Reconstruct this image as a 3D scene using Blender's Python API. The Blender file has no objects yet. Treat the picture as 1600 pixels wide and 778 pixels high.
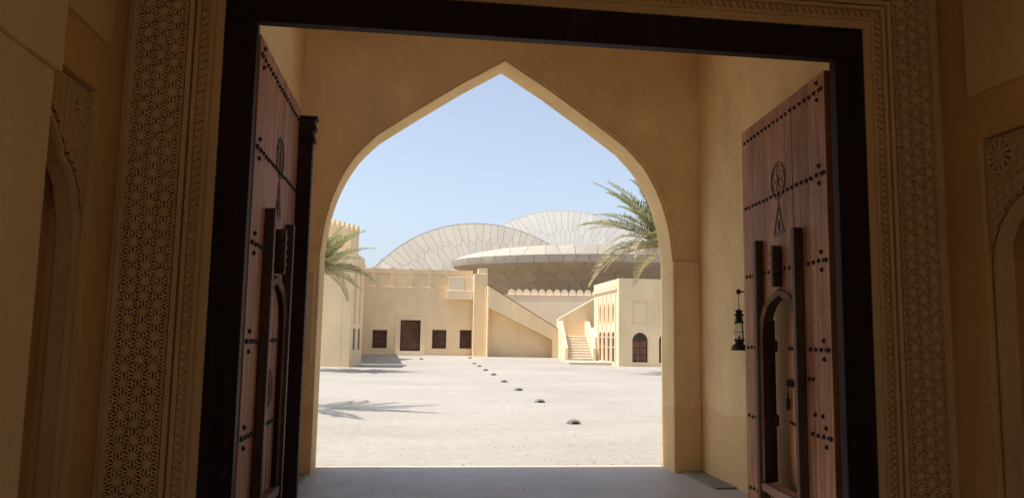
import bpy, math, random
from mathutils import Vector, Matrix
from mathutils.geometry import delaunay_2d_cdt

random.seed(7)
SC = bpy.context.scene
COL = SC.collection
rad = math.radians

# ---------------------------------------------------------------- camera
YAW, PITCH, ROLL, EYE = rad(7.247), rad(6.519), rad(0.968), 1.6
fw = Vector((math.sin(YAW) * math.cos(PITCH), math.cos(YAW) * math.cos(PITCH), math.sin(PITCH)))
rt = Vector((math.cos(YAW), -math.sin(YAW), 0))
up = rt.cross(fw)
rt2 = rt * math.cos(ROLL) + up * math.sin(ROLL)
up2 = up * math.cos(ROLL) - rt * math.sin(ROLL)
cam_data = bpy.data.cameras.new('camera')
cam_data.sensor_fit = 'HORIZONTAL'
cam_data.sensor_width = 36.0
cam_data.lens = 1202.0 / 1600.0 * 36.0
cam_data.clip_start = 0.05
cam_data.clip_end = 6000
cam = bpy.data.objects.new('camera', cam_data)
m3 = Matrix((rt2, up2, -fw)).transposed()
cam.matrix_world = Matrix.Translation((0, 0, EYE)) @ m3.to_4x4()
COL.objects.link(cam)
SC.camera = cam

# ---------------------------------------------------------------- sky, sun, exposure
SUN_EL, SUN_AZ = rad(66), rad(1.2)      # from the left (-X), a touch from beyond the arch
world = bpy.data.worlds.new('World')
SC.world = world
world.use_nodes = True
wn = world.node_tree
wn.nodes.clear()
sky = wn.nodes.new('ShaderNodeTexSky')
sky.sky_type = 'NISHITA'
sky.sun_disc = False
sky.sun_elevation = SUN_EL
sky.sun_rotation = rad(-90) + SUN_AZ
sky.altitude = 0
sky.air_density = 1.0
sky.dust_density = 2.2
sky.ozone_density = 4.0
bg = wn.nodes.new('ShaderNodeBackground')
bg.inputs['Strength'].default_value = 0.106
wo = wn.nodes.new('ShaderNodeOutputWorld')
hs = wn.nodes.new('ShaderNodeHueSaturation')      # hazy desert air: a little paler overall
hs.inputs['Saturation'].default_value = 0.64
wn.links.new(sky.outputs[0], hs.inputs['Color'])
wn.links.new(hs.outputs[0], bg.inputs[0])
wn.links.new(bg.outputs[0], wo.inputs[0])

sun_data = bpy.data.lights.new('sun', 'SUN')
sun_data.energy = 3.0
sun_data.angle = rad(0.5)
sun_data.color = (1.0, 0.95, 0.87)
sun = bpy.data.objects.new('sun', sun_data)
to_sun = Vector((-math.cos(SUN_EL) * math.cos(SUN_AZ), math.cos(SUN_EL) * math.sin(SUN_AZ), math.sin(SUN_EL)))
sun.rotation_euler = (-to_sun).to_track_quat('-Z', 'Y').to_euler()
sun.location = (-20, 10, 40)
COL.objects.link(sun)

SC.view_settings.view_transform = 'Standard'
SC.view_settings.look = 'None'
SC.view_settings.gamma = 1.0
SC.view_settings.exposure = 0.95
SC.render.engine = 'CYCLES'
SC.cycles.max_bounces = 10
SC.cycles.diffuse_bounces = 8
SC.cycles.glossy_bounces = 3
SC.cycles.use_denoising = True
try:
    SC.cycles.denoiser = 'OPENIMAGEDENOISE'
except Exception:
    pass
SC.cycles.sample_clamp_indirect = 6.0

# ---------------------------------------------------------------- materials
def new_mat(name):
    m = bpy.data.materials.new(name)
    m.use_nodes = True
    nt = m.node_tree
    return m, nt, nt.nodes['Principled BSDF']

def node(nt, typ, **kw):
    n = nt.nodes.new(typ)
    for k, v in kw.items():
        if k in n.inputs:
            n.inputs[k].default_value = v
        else:
            setattr(n, k, v)
    return n

def ramp(nt, fac, stops):
    r = nt.nodes.new('ShaderNodeValToRGB')
    el = r.color_ramp.elements
    while len(el) < len(stops):
        el.new(0.5)
    for e, (p, c) in zip(el, stops):
        e.position = p
        e.color = (*c, 1) if len(c) == 3 else c
    nt.links.new(fac, r.inputs[0])
    return r.outputs[0]

def mix(nt, a, b, fac, mode='MIX'):
    mx = nt.nodes.new('ShaderNodeMix')
    mx.data_type = 'RGBA'
    mx.blend_type = mode
    for sock, v in ((mx.inputs[0], fac), (mx.inputs[6], a), (mx.inputs[7], b)):
        if hasattr(v, 'links'):
            nt.links.new(v, sock)
        else:
            sock.default_value = v if not isinstance(v, tuple) else (*v[:3], 1)
    return mx.outputs[2]

def sc_col(c, f):
    return tuple(min(1, x * f) for x in c)

def pos(nt, scale=(1, 1, 1)):
    g = nt.nodes.new('ShaderNodeNewGeometry')
    mp = nt.nodes.new('ShaderNodeMapping')
    mp.inputs['Scale'].default_value = scale
    nt.links.new(g.outputs['Position'], mp.inputs[0])
    return mp.outputs[0]

def noise(nt, vec, scale, detail=5, rough=0.6):
    n = node(nt, 'ShaderNodeTexNoise', Scale=scale, Detail=detail, Roughness=rough)
    nt.links.new(vec, n.inputs['Vector'])
    return n.outputs[0]

def bump(nt, bsdf, h, strength, dist):
    b = node(nt, 'ShaderNodeBump', Strength=strength, Distance=dist)
    nt.links.new(h, b.inputs['Height'])
    nt.links.new(b.outputs[0], bsdf.inputs['Normal'])

def plaster(name, col, var=0.16, scale=1.0, bmp=0.25, dado=None, rough=0.92, streaks=0.7, cracks=0.0):
    m, nt, b = new_mat(name)
    p = pos(nt)
    big = noise(nt, p, 0.55 * scale, 6, 0.62)
    c = ramp(nt, big, [(0.28, sc_col(col, 1 - var)), (0.72, sc_col(col, 1 + var * 0.6))])
    streak = noise(nt, pos(nt, (0.9, 0.9, 0.22)), 2.2 * scale, 5, 0.65)
    c = mix(nt, c, ramp(nt, streak, [(0.3, (0.86, 0.83, 0.80)), (0.65, (1.02, 1.02, 1.02))]), streaks, 'MULTIPLY')
    fine = noise(nt, p, 38 * scale, 4, 0.7)
    c = mix(nt, c, ramp(nt, fine, [(0.3, (0.93, 0.93, 0.93)), (0.7, (1.04, 1.04, 1.04))]), 0.8, 'MULTIPLY')
    if cracks:
        dn = node(nt, 'ShaderNodeTexNoise', Scale=1.3, Detail=4.0)
        nt.links.new(p, dn.inputs['Vector'])
        vm = nt.nodes.new('ShaderNodeVectorMath'); vm.operation = 'MULTIPLY_ADD'
        nt.links.new(dn.outputs['Color'], vm.inputs[0]); vm.inputs[1].default_value = (0.7, 0.7, 0.7)
        nt.links.new(p, vm.inputs[2])
        vr = node(nt, 'ShaderNodeTexVoronoi', feature='DISTANCE_TO_EDGE', Scale=0.55)
        nt.links.new(vm.outputs[0], vr.inputs['Vector'])
        line = ramp(nt, vr.outputs['Distance'], [(0.0, (1, 1, 1)), (0.0035, (0, 0, 0))])
        gate_ = ramp(nt, noise(nt, p, 0.9, 3), [(0.48, (0, 0, 0)), (0.6, (1, 1, 1))])
        c = mix(nt, c, sc_col(col, 0.45), mix(nt, (0, 0, 0), mix(nt, (0, 0, 0), line, cracks), gate_))
        stain = noise(nt, p, 0.35, 8, 0.7)
        c = mix(nt, c, ramp(nt, stain, [(0.36, (0.84, 0.80, 0.75)), (0.56, (1.02, 1.02, 1.02))]), 0.5, 'MULTIPLY')
    if dado:
        g = nt.nodes.new('ShaderNodeSeparateXYZ')
        nt.links.new(p, g.inputs[0])
        ad = nt.nodes.new('ShaderNodeMath'); ad.operation = 'MULTIPLY_ADD'
        nt.links.new(noise(nt, p, 1.6, 4), ad.inputs[0]); ad.inputs[1].default_value = dado[1]
        nt.links.new(g.outputs['Z'], ad.inputs[2])
        st = ramp(nt, ad.outputs[0], [(0.0, dado[2]), (min(0.99, dado[0]), dado[2]), (min(1, dado[0] + 0.012), (1, 1, 1))])
        c = mix(nt, c, st, 1.0, 'MULTIPLY')
    nt.links.new(c, b.inputs['Base Color'])
    b.inputs['Roughness'].default_value = rough
    b.inputs['Specular IOR Level'].default_value = 0.106
    h = mix(nt, noise(nt, p, 14 * scale, 6, 0.7), fine, 0.35)
    bump(nt, b, h, bmp, 0.02)
    return m

def wood(name, c1, c2, rough=0.55, grain=1.0, spec=0.35):
    m, nt, b = new_mat(name)
    tc = nt.nodes.new('ShaderNodeTexCoord')
    oi = nt.nodes.new('ShaderNodeObjectInfo')
    mp = nt.nodes.new('ShaderNodeMapping')
    mp.inputs['Scale'].default_value = (9 * grain, 9 * grain, 0.55 * grain)
    nt.links.new(tc.outputs['Object'], mp.inputs[0])
    cb = nt.nodes.new('ShaderNodeCombineXYZ')
    ml = nt.nodes.new('ShaderNodeMath'); ml.operation = 'MULTIPLY'; ml.inputs[1].default_value = 37
    nt.links.new(oi.outputs['Random'], ml.inputs[0])
    for i in range(3):
        nt.links.new(ml.outputs[0], cb.inputs[i])
    nt.links.new(cb.outputs[0], mp.inputs['Location'])
    n1 = noise(nt, mp.outputs[0], 2.0, 8, 0.62)
    n2 = noise(nt, mp.outputs[0], 11.0, 5, 0.7)
    c = ramp(nt, n1, [(0.28, c1), (0.74, c2)])
    c = mix(nt, c, ramp(nt, n2, [(0.35, (0.62, 0.6, 0.58)), (0.62, (1.05, 1.05, 1.05))]), 0.75, 'MULTIPLY')
    wear = noise(nt, pos(nt, (1, 1, 0.35)), 1.7, 7, 0.7)
    c = mix(nt, c, ramp(nt, wear, [(0.34, (0.55, 0.50, 0.47)), (0.6, (1.08, 1.06, 1.04))]), 0.85, 'MULTIPLY')
    tone = ramp(nt, oi.outputs['Random'], [(0, (0.82, 0.80, 0.78)), (1, (1.15, 1.12, 1.1))])
    c = mix(nt, c, tone, 1.0, 'MULTIPLY')
    nt.links.new(c, b.inputs['Base Color'])
    b.inputs['Roughness'].default_value = rough
    b.inputs['Specular IOR Level'].default_value = spec
    bump(nt, b, mix(nt, n1, n2, 0.6), 0.35, 0.01)
    return m

def plain(name, col, rough=0.6, metal=0.0, var=0.12, scale=8, spec=0.3):
    m, nt, b = new_mat(name)
    n = noise(nt, pos(nt), scale, 5, 0.65)
    c = ramp(nt, n, [(0.3, sc_col(col, 1 - var)), (0.7, sc_col(col, 1 + var))])
    nt.links.new(c, b.inputs['Base Color'])
    b.inputs['Roughness'].default_value = rough
    b.inputs['Metallic'].default_value = metal
    b.inputs['Specular IOR Level'].default_value = spec
    bump(nt, b, n, 0.1, 0.005)
    return m

M = {}
M['plaster_in'] = plaster('plaster_inside', (0.88, 0.645, 0.34), var=0.24, cracks=0.3, dado=(0.92, 0.25, (0.93, 0.88, 0.83)))
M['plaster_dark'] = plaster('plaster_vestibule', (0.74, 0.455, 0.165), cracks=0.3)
M['plaster_pale'] = plaster('plaster_limewash', (0.80, 0.54, 0.24))  # lighter vestibule plaster; on the pier it paints in the gate light
M['gypsum'] = plaster('carved_gypsum', (0.66, 0.43, 0.185), var=0.1, scale=2.0)
M['plaster_out'] = plaster('plaster_courtyard', (0.88, 0.70, 0.45), var=0.15, scale=0.6, streaks=0.42)
M['plaster_trim'] = plaster('plaster_trim', (0.85, 0.70, 0.50), var=0.06, scale=0.8, streaks=0.42)
M['plaster_white'] = plaster('plaster_white', (0.90, 0.755, 0.56), var=0.07, scale=0.7, streaks=0.42)
M['stone'] = plaster('step_stone', (0.66, 0.58, 0.46), var=0.08, scale=1.5)
M['wood_door'] = wood('teak_door', (0.30, 0.12, 0.055), (0.66, 0.34, 0.18), rough=0.6, spec=0.25)
M['wood_carved'] = wood('carved_teak', (0.06, 0.030, 0.018), (0.14, 0.075, 0.045), spec=0.2)  # teak darkened to paint in the shade on battens and finial
M['wood_arch'] = wood('wicket_arch_teak', (0.16, 0.085, 0.05), (0.32, 0.20, 0.135), spec=0.2)  # teak darkened for the shaded sides of the wicket arch
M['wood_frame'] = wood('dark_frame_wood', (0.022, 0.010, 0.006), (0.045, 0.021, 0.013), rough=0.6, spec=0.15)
M['wood_groove'] = plain('groove_shadow_wood', (0.035, 0.018, 0.011), rough=0.8)
M['wood_far'] = wood('courtyard_wood', (0.09, 0.038, 0.022), (0.19, 0.09, 0.052), rough=0.6)
M['wood_far_light'] = wood('courtyard_shutter_wood', (0.13, 0.075, 0.048), (0.24, 0.15, 0.10), rough=0.6)
M['wood_arched'] = wood('arched_door_wood', (0.17, 0.08, 0.045), (0.32, 0.17, 0.10), rough=0.6)
M['iron'] = plain('dark_iron', (0.035, 0.026, 0.022), rough=0.38, metal=0.75)
M['black_metal'] = plain('black_metal', (0.02, 0.018, 0.017), rough=0.45, metal=0.4)
M['board'] = plain('board_face', (0.62, 0.47, 0.30), rough=0.6, var=0.05)
M['board_edge'] = plain('board_border', (0.75, 0.62, 0.46), rough=0.5, var=0.05)
M['grey_metal'] = plain('uplight_metal', (0.17, 0.16, 0.14), rough=0.75, metal=0.0, spec=0.15)
M['dark_slot'] = plain('uplight_slot', (0.02, 0.02, 0.02), rough=0.4)
M['panel'] = plain('museum_panel', (0.52, 0.465, 0.38), rough=0.8, var=0.045, scale=0.35)
M['panel_white'] = plain('museum_panel_pale', (0.46, 0.44, 0.40), rough=0.8, var=0.035, scale=0.35)
for k_ in ('panel', 'panel_white'):
    nt_ = M[k_].node_tree
    bs = nt_.nodes['Principled BSDF']
    src = bs.inputs['Base Color'].links[0].from_socket
    oi_ = nt_.nodes.new('ShaderNodeObjectInfo')
    tn = ramp(nt_, oi_.outputs['Random'], [(0, (0.93, 0.925, 0.915)), (1, (1.04, 1.04, 1.04))])
    nt_.links.new(mix(nt_, src, tn, 1.0, 'MULTIPLY'), bs.inputs['Base Color'])
M['panel_joint'] = plain('museum_joint', (0.24, 0.20, 0.15), rough=0.9)
M['trunk'] = plaster('palm_trunk', (0.20, 0.14, 0.09), var=0.4, scale=8, bmp=0.8)
M['glass_dark'] = plain('window_glass', (0.04, 0.035, 0.03), rough=0.12, spec=0.5)
M['slab'] = plain('drain_slab', (0.20, 0.19, 0.155), rough=0.6, var=0.15, scale=5)

def mat_glass_lamp():
    m, nt, b = new_mat('lantern_glass')
    b.inputs['Base Color'].default_value = (0.85, 0.85, 0.8, 1)
    b.inputs['Roughness'].default_value = 0.106
    b.inputs['Transmission Weight'].default_value = 0.85
    b.inputs['IOR'].default_value = 1.3
    return m
M['lamp_glass'] = mat_glass_lamp()

def mat_floor():
    m, nt, b = new_mat('passage_floor_screed')
    p = pos(nt)
    c = ramp(nt, noise(nt, p, 0.9, 7, 0.65), [(0.3, (0.36, 0.34, 0.33)), (0.7, (0.46, 0.435, 0.42))])
    c = mix(nt, c, ramp(nt, noise(nt, p, 55, 3, 0.7), [(0.3, (0.85, 0.85, 0.85)), (0.7, (1.05, 1.05, 1.05))]), 0.8, 'MULTIPLY')
    dust = noise(nt, pos(nt, (0.5, 2.2, 1)), 1.4, 6, 0.7)
    c = mix(nt, c, (0.45, 0.37, 0.28), ramp(nt, dust, [(0.52, (0, 0, 0)), (0.8, (0.5, 0.5, 0.5))]))
    sy = nt.nodes.new('ShaderNodeSeparateXYZ'); nt.links.new(p, sy.inputs[0])
    mr = node(nt, 'ShaderNodeMapRange'); mr.inputs[1].default_value = 8.3; mr.inputs[2].default_value = 9.7
    nt.links.new(sy.outputs['Y'], mr.inputs[0])
    pm = nt.nodes.new('ShaderNodeMath'); pm.operation = 'MULTIPLY'
    nt.links.new(mr.outputs[0], pm.inputs[0]); nt.links.new(noise(nt, p, 3.0, 7, 0.75), pm.inputs[1])
    c = mix(nt, c, (0.46, 0.40, 0.32), ramp(nt, pm.outputs[0], [(0.36, (0, 0, 0)), (0.62, (0.75, 0.75, 0.75))]))
    nt.links.new(c, b.inputs['Base Color'])
    nt.links.new(ramp(nt, noise(nt, p, 2.5, 6, 0.7), [(0.3, (0.42, 0.42, 0.42)), (0.7, (0.62, 0.62, 0.62))]), b.inputs['Roughness'])
    bump(nt, b, noise(nt, p, 30, 5, 0.7), 0.12, 0.01)
    return m
M['floor'] = mat_floor()

def mat_sand():
    m, nt, b = new_mat('compacted_sand')
    p = pos(nt)
    base = (0.405, 0.375, 0.332)
    c = ramp(nt, noise(nt, p, 0.16, 7, 0.62), [(0.32, sc_col(base, 0.86)), (0.68, sc_col(base, 1.06))])
    tracks = noise(nt, pos(nt, (0.3, 0.9, 1)), 0.7, 7, 0.68)
    c = mix(nt, c, ramp(nt, tracks, [(0.35, (0.86, 0.85, 0.83)), (0.6, (1.03, 1.03, 1.03))]), 0.45, 'MULTIPLY')
    wv = node(nt, 'ShaderNodeTexWave', Scale=0.055, Distortion=5.5, Detail=2.0)
    wv.inputs['Detail Scale'].default_value = 0.35
    nt.links.new(pos(nt, (0.45, 1.0, 1)), wv.inputs['Vector'])
    rut = ramp(nt, wv.outputs[0], [(0.0, (0, 0, 0)), (0.47, (0, 0, 0)), (0.495, (1, 1, 1)), (0.52, (0, 0, 0)), (0.55, (0, 0, 0)), (0.575, (1, 1, 1)), (0.60, (0, 0, 0))])
    c = mix(nt, c, sc_col(base, 0.80), mix(nt, (0, 0, 0), mix(nt, (0, 0, 0), rut, 0.5), ramp(nt, noise(nt, p, 0.5, 4), [(0.42, (0, 0, 0)), (0.6, (1, 1, 1))])))
    mid = noise(nt, p, 5.5, 6, 0.72)
    c = mix(nt, c, ramp(nt, mid, [(0.32, (0.84, 0.83, 0.81)), (0.62, (1.03, 1.03, 1.03))]), 0.7, 'MULTIPLY')
    fine = noise(nt, p, 60, 3, 0.75)
    c = mix(nt, c, ramp(nt, fine, [(0.33, (0.72, 0.70, 0.66)), (0.5, (1.02, 1.02, 1.02))]), 0.6, 'MULTIPLY')
    vo = node(nt, 'ShaderNodeTexVoronoi', Scale=11.0)
    nt.links.new(p, vo.inputs['Vector'])
    patch = ramp(nt, noise(nt, p, 0.7, 4), [(0.45, (0, 0, 0)), (0.65, (1, 1, 1))])
    speck = ramp(nt, vo.outputs['Distance'], [(0.05, (1, 1, 1)), (0.11, (0, 0, 0))])
    sp = mix(nt, (0, 0, 0), speck, patch)
    c = mix(nt, c, (0.36, 0.29, 0.21), sp)
    nt.links.new(c, b.inputs['Base Color'])
    b.inputs['Roughness'].default_value = 0.95
    b.inputs['Specular IOR Level'].default_value = 0.1
    bump(nt, b, mix(nt, mid, fine, 0.5), 0.35, 0.03)
    return m
M['sand'] = mat_sand()

def mat_frond(name, c1, c2):
    m, nt, b = new_mat(name)
    oi = nt.nodes.new('ShaderNodeObjectInfo')
    n = noise(nt, pos(nt), 2.5, 3)
    ad = nt.nodes.new('ShaderNodeMath'); ad.operation = 'ADD'
    nt.links.new(n, ad.inputs[0]); nt.links.new(oi.outputs['Random'], ad.inputs[1])
    c = ramp(nt, ad.outputs[0], [(0.35, c1), (1.0, c2)])
    nt.links.new(c, b.inputs['Base Color'])
    b.inputs['Roughness'].default_value = 0.5
    b.inputs['Subsurface Weight'].default_value = 0.0
    tr = nt.nodes.new('ShaderNodeBsdfTranslucent')
    nt.links.new(c, tr.inputs[0])
    ms = nt.nodes.new('ShaderNodeMixShader'); ms.inputs[0].default_value = 0.4
    out = nt.nodes['Material Output']
    nt.links.new(b.outputs[0], ms.inputs[1]); nt.links.new(tr.outputs[0], ms.inputs[2])
    nt.links.new(ms.outputs[0], out.inputs['Surface'])
    return m
M['frond'] = mat_frond('frond_green', (0.155, 0.165, 0.06), (0.33, 0.31, 0.13))
M['frond_dry'] = mat_frond('frond_dry', (0.24, 0.21, 0.09), (0.40, 0.34, 0.17))

# ---------------------------------------------------------------- object helpers
def tag(o, label=None, cat=None, group=None, kind=None):
    if label: o['label'] = label
    if cat: o['category'] = cat
    if group: o['group'] = group
    if kind: o['kind'] = kind
    return o

ORG = {}
def thing(name, label, cat, loc=(0, 0, 0), group=None):
    o = bpy.data.objects.new(name, None)
    o.empty_display_size = 0.2
    COL.objects.link(o)
    o.location = loc
    ORG[o.name] = Vector(loc)
    return tag(o, label, cat, group)

def link_mesh(name, me, parent, loc):
    """loc is a world position; parents are never rotated"""
    o = bpy.data.objects.new(name, me)
    COL.objects.link(o)
    loc = Vector(loc)
    if parent:
        o.parent = parent
        o.location = loc - ORG[parent.name]
    else:
        o.location = loc
    ORG[o.name] = loc
    return o

class MB:
    def __init__(s):
        s.v, s.f, s.mi = [], [], []
    def add(s, vs, fs, mi=0):
        n = len(s.v)
        s.v += [Vector(p) for p in vs]
        s.f += [tuple(i + n for i in f) for f in fs]
        s.mi += [mi] * len(fs)
        return s
    def box(s, a, b, mi=0):
        x0, y0, z0 = a; x1, y1, z1 = b
        return s.add([(x0, y0, z0), (x1, y0, z0), (x1, y1, z0), (x0, y1, z0), (x0, y0, z1), (x1, y0, z1), (x1, y1, z1), (x0, y1, z1)],
                     [(0, 3, 2, 1), (4, 5, 6, 7), (0, 1, 5, 4), (1, 2, 6, 5), (2, 3, 7, 6), (3, 0, 4, 7)], mi)
    def plate(s, outer, holes, fr, t0, t1, mi=0):
        """flat plate with holes; fr = function (u, v, depth) -> world"""
        loops = [list(outer)] + [list(h) for h in holes]
        co, ed = [], []
        for lp in loops:
            n = len(co)
            co += [Vector(p) for p in lp]
            ed += [(n + i, n + (i + 1) % len(lp)) for i in range(len(lp))]
        vs, _, fs, _, _, _ = delaunay_2d_cdt(co, ed, [], 0, 1e-6)
        def inside(p, lp):
            r = False
            j = len(lp) - 1
            for i in range(len(lp)):
                (xi, yi), (xj, yj) = lp[i], lp[j]
                if (yi > p[1]) != (yj > p[1]) and p[0] < (xj - xi) * (p[1] - yi) / (yj - yi) + xi:
                    r = not r
                j = i
            return r
        keep = []
        for f in fs:
            c = sum((vs[i] for i in f), Vector((0, 0))) / len(f)
            if inside(c, loops[0]) and not any(inside(c, h) for h in loops[1:]):
                keep.append(tuple(f))
        n = len(vs)
        s.add([fr(p[0], p[1], t0) for p in vs] + [fr(p[0], p[1], t1) for p in vs],
              keep + [tuple(i + n for i in reversed(f)) for f in keep], mi)
        for lp in loops:
            k = len(lp)
            s.add([fr(p[0], p[1], t0) for p in lp] + [fr(p[0], p[1], t1) for p in lp],
                  [(i, (i + 1) % k, (i + 1) % k + k, i + k) for i in range(k)], mi)
        return s
    def strip(s, path, offs, fr, closed=False, mi=0):
        """sweep of a profile offs = [(offset, depth)...] along a 2D path (u, v)"""
        n = len(path); rows = []
        for i, p in enumerate(path):
            a = path[i - 1] if (i > 0 or closed) else p
            b = path[(i + 1) % n] if (i < n - 1 or closed) else p
            d1 = Vector(p) - Vector(a); d2 = Vector(b) - Vector(p)
            if d1.length < 1e-9: d1 = d2
            if d2.length < 1e-9: d2 = d1
            d1.normalize(); d2.normalize()
            n1 = Vector((-d1.y, d1.x)); n2 = Vector((-d2.y, d2.x))
            q = (n1 + n2)
            q = q / max(0.35, q.length_squared / 2) if q.length > 1e-6 else n1
            rows.append([fr(p[0] + q.x * o, p[1] + q.y * o, d) for o, d in offs])
        k = len(offs)
        vs = [v for r in rows for v in r]
        fs = []
        for i in range(n if closed else n - 1):
            i2 = (i + 1) % n
            for j in range(k - 1):
                fs.append((i * k + j, i * k + j + 1, i2 * k + j + 1, i2 * k + j))
        if not closed:
            fs += [tuple(range(k)), tuple((n - 1) * k + j for j in reversed(range(k)))]
        return s.add(vs, fs, mi)
    def lathe(s, prof, c=(0, 0, 0), seg=16, mi=0, axis=None):
        """prof = [(r, z)...] about +Z (or about axis matrix)"""
        c = Vector(c); vs = []
        for r, z in prof:
            for i in range(seg):
                a = 2 * math.pi * i / seg
                p = Vector((r * math.cos(a), r * math.sin(a), z))
                vs.append(c + (axis @ p if axis else p))
        fs = []
        for j in range(len(prof) - 1):
            for i in range(seg):
                i2 = (i + 1) % seg
                fs.append((j * seg + i, j * seg + i2, (j + 1) * seg + i2, (j + 1) * seg + i))
        if prof[0][0] > 1e-6: fs.append(tuple(reversed(range(seg))))
        if prof[-1][0] > 1e-6: fs.append(tuple((len(prof) - 1) * seg + i for i in range(seg)))
        return s.add(vs, fs, mi)
    def tube(s, pts, r, seg=6, mi=0):
        pts = [Vector(p) for p in pts]; rows = []
        rr = r if isinstance(r, (list, tuple)) else [r] * len(pts)
        for i, p in enumerate(pts):
            d = (pts[min(i + 1, len(pts) - 1)] - pts[max(i - 1, 0)]).normalized()
            a = d.orthogonal().normalized() if i == 0 else (pa - d * pa.dot(d)).normalized()
            pa = a
            b = d.cross(a)
            rows.append([p + (a * math.cos(2 * math.pi * k / seg) + b * math.sin(2 * math.pi * k / seg)) * rr[i] for k in range(seg)])
        fs = []
        for i in range(len(pts) - 1):
            for k in range(seg):
                k2 = (k + 1) % seg
                fs.append((i * seg + k, i * seg + k2, (i + 1) * seg + k2, (i + 1) * seg + k))
        fs += [tuple(reversed(range(seg))), tuple((len(pts) - 1) * seg + k for k in range(seg))]
        return s.add([v for r_ in rows for v in r_], fs, mi)
    def mesh(s, name, mats, org=(0, 0, 0), smooth=False, fix=True):
        me = bpy.data.meshes.new(name)
        o = Vector(org)
        me.from_pydata([tuple(v - o) for v in s.v], [], s.f)
        for m in (mats if isinstance(mats, (list, tuple)) else [mats]):
            me.materials.append(m)
        if any(s.mi):
            me.polygons.foreach_set('material_index', s.mi)
        if smooth:
            me.polygons.foreach_set('use_smooth', [True] * len(me.polygons))
        if fix:
            import bmesh
            bm = bmesh.new(); bm.from_mesh(me)
            bmesh.ops.remove_doubles(bm, verts=bm.verts, dist=1e-5)
            bmesh.ops.recalc_face_normals(bm, faces=bm.faces)
            bm.to_mesh(me); bm.free()
        me.update()
        return me
    def build(s, name, mats, parent=None, org=None, smooth=False, bevel=0, fix=True):
        if org is None:
            org = ORG[parent.name] if parent else (0, 0, 0)
        o = link_mesh(name, s.mesh(name, mats, org, smooth, fix), parent, org)
        if bevel:
            b = o.modifiers.new('bevel', 'BEVEL'); b.width = bevel; b.segments = 2; b.limit_method = 'ANGLE'; b.angle_limit = rad(40)
        return o

def xz(u, v, d): return Vector((u, d, v))          # plates parallel to the gate
def yz(u, v, d): return Vector((d, u, v))          # plates parallel to the passage
def rect(x0, z0, x1, z1): return [(x0, z0), (x1, z0), (x1, z1), (x0, z1)]
def bx(name, a, b, m, parent, bevel=0.0):
    return MB().box(a, b).build(name, m, parent, bevel=bevel)

def clip(poly, px, py, nx, ny):
    """keep the side where (p - P).n <= 0"""
    out = []
    k = len(poly)
    for i in range(k):
        a, b = poly[i], poly[(i + 1) % k]
        da = (a[0] - px) * nx + (a[1] - py) * ny
        db = (b[0] - px) * nx + (b[1] - py) * ny
        if da <= 0: out.append(a)
        if (da < 0 < db) or (db < 0 < da):
            t = da / (da - db)
            out.append((a[0] + (b[0] - a[0]) * t, a[1] + (b[1] - a[1]) * t))
    return out

def clip_rect(poly, x0, y0, x1, y1):
    for px, py, nx, ny in ((x0, y0, -1, 0), (x1, y1, 1, 0), (x0, y0, 0, -1), (x1, y1, 0, 1)):
        if len(poly) < 3: return []
        poly = clip(poly, px, py, nx, ny)
    return poly

def area(poly):
    return 0.5 * sum(poly[i - 1][0] * poly[i][1] - poly[i][0] * poly[i - 1][1] for i in range(len(poly)))

def inset(poly, g):
    if area(poly) < 0: poly = poly[::-1]
    out = poly
    k = len(poly)
    for i in range(k):
        a, b = poly[i], poly[(i + 1) % k]
        dx, dy = b[0] - a[0], b[1] - a[1]
        L = math.hypot(dx, dy)
        if L < 1e-7: continue
        nx, ny = dy / L, -dx / L
        out = clip(out, a[0] - nx * g, a[1] - ny * g, nx, ny)
        if len(out) < 3: return []
    cl = []
    for p in out:
        if not cl or math.hypot(p[0] - cl[-1][0], p[1] - cl[-1][1]) > 1e-5: cl.append(p)
    if len(cl) > 2 and math.hypot(cl[0][0] - cl[-1][0], cl[0][1] - cl[-1][1]) < 1e-5: cl.pop()
    return cl if len(cl) > 2 and area(cl) > 1e-7 else []

def catmull(pts, n=6):
    out = []
    for i in range(len(pts) - 1):
        p0, p1, p2, p3 = pts[max(i - 1, 0)], pts[i], pts[i + 1], pts[min(i + 2, len(pts) - 1)]
        for k in range(n):
            t = k / n
            out.append(tuple(0.5 * (2 * p1[j] + (p2[j] - p0[j]) * t + (2 * p0[j] - 5 * p1[j] + 4 * p2[j] - p3[j]) * t * t
                                    + (3 * p1[j] - p0[j] - 3 * p2[j] + p3[j]) * t ** 3) for j in range(2)))
    out.append(tuple(pts[-1]))
    return out

# ================================================================ GROUND
def ground_z(x, y):
    t = min(1, max(0, (y - 45.5) / 7.0))
    return -0.012 + 0.25 * t * t * (3 - 2 * t) * min(1, max(0, (13 - x) / 3))
ys = [-400, -60, -8, 4] + [9.5 + i * 0.9 for i in range(52)] + [60, 75, 100, 160, 260, 600, 3000]
xs = [-3000, -500, -120, -40, -18] + [-14 + i * 1.0 for i in range(33)] + [24, 45, 120, 500, 3000]
rng = random.Random(3)
gv, gf = [], []
for y in ys:
    for x in xs:
        w = 0.012 * (math.sin(x * 0.7 + y * 0.31) + math.sin(y * 0.83 - x * 0.2)) if 12 < y < 50 and abs(x) < 16 else 0
        gv.append((x, y, ground_z(x, y) + w))
nx = len(xs)
for j in range(len(ys) - 1):
    for i in range(nx - 1):
        gf.append((j * nx + i, j * nx + i + 1, (j + 1) * nx + i + 1, (j + 1) * nx + i))
g = MB().add(gv, gf).build('ground', M['sand'], fix=False, smooth=True)
tag(g, 'pale compacted sand of the sunlit courtyard', 'ground', kind='structure')

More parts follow.
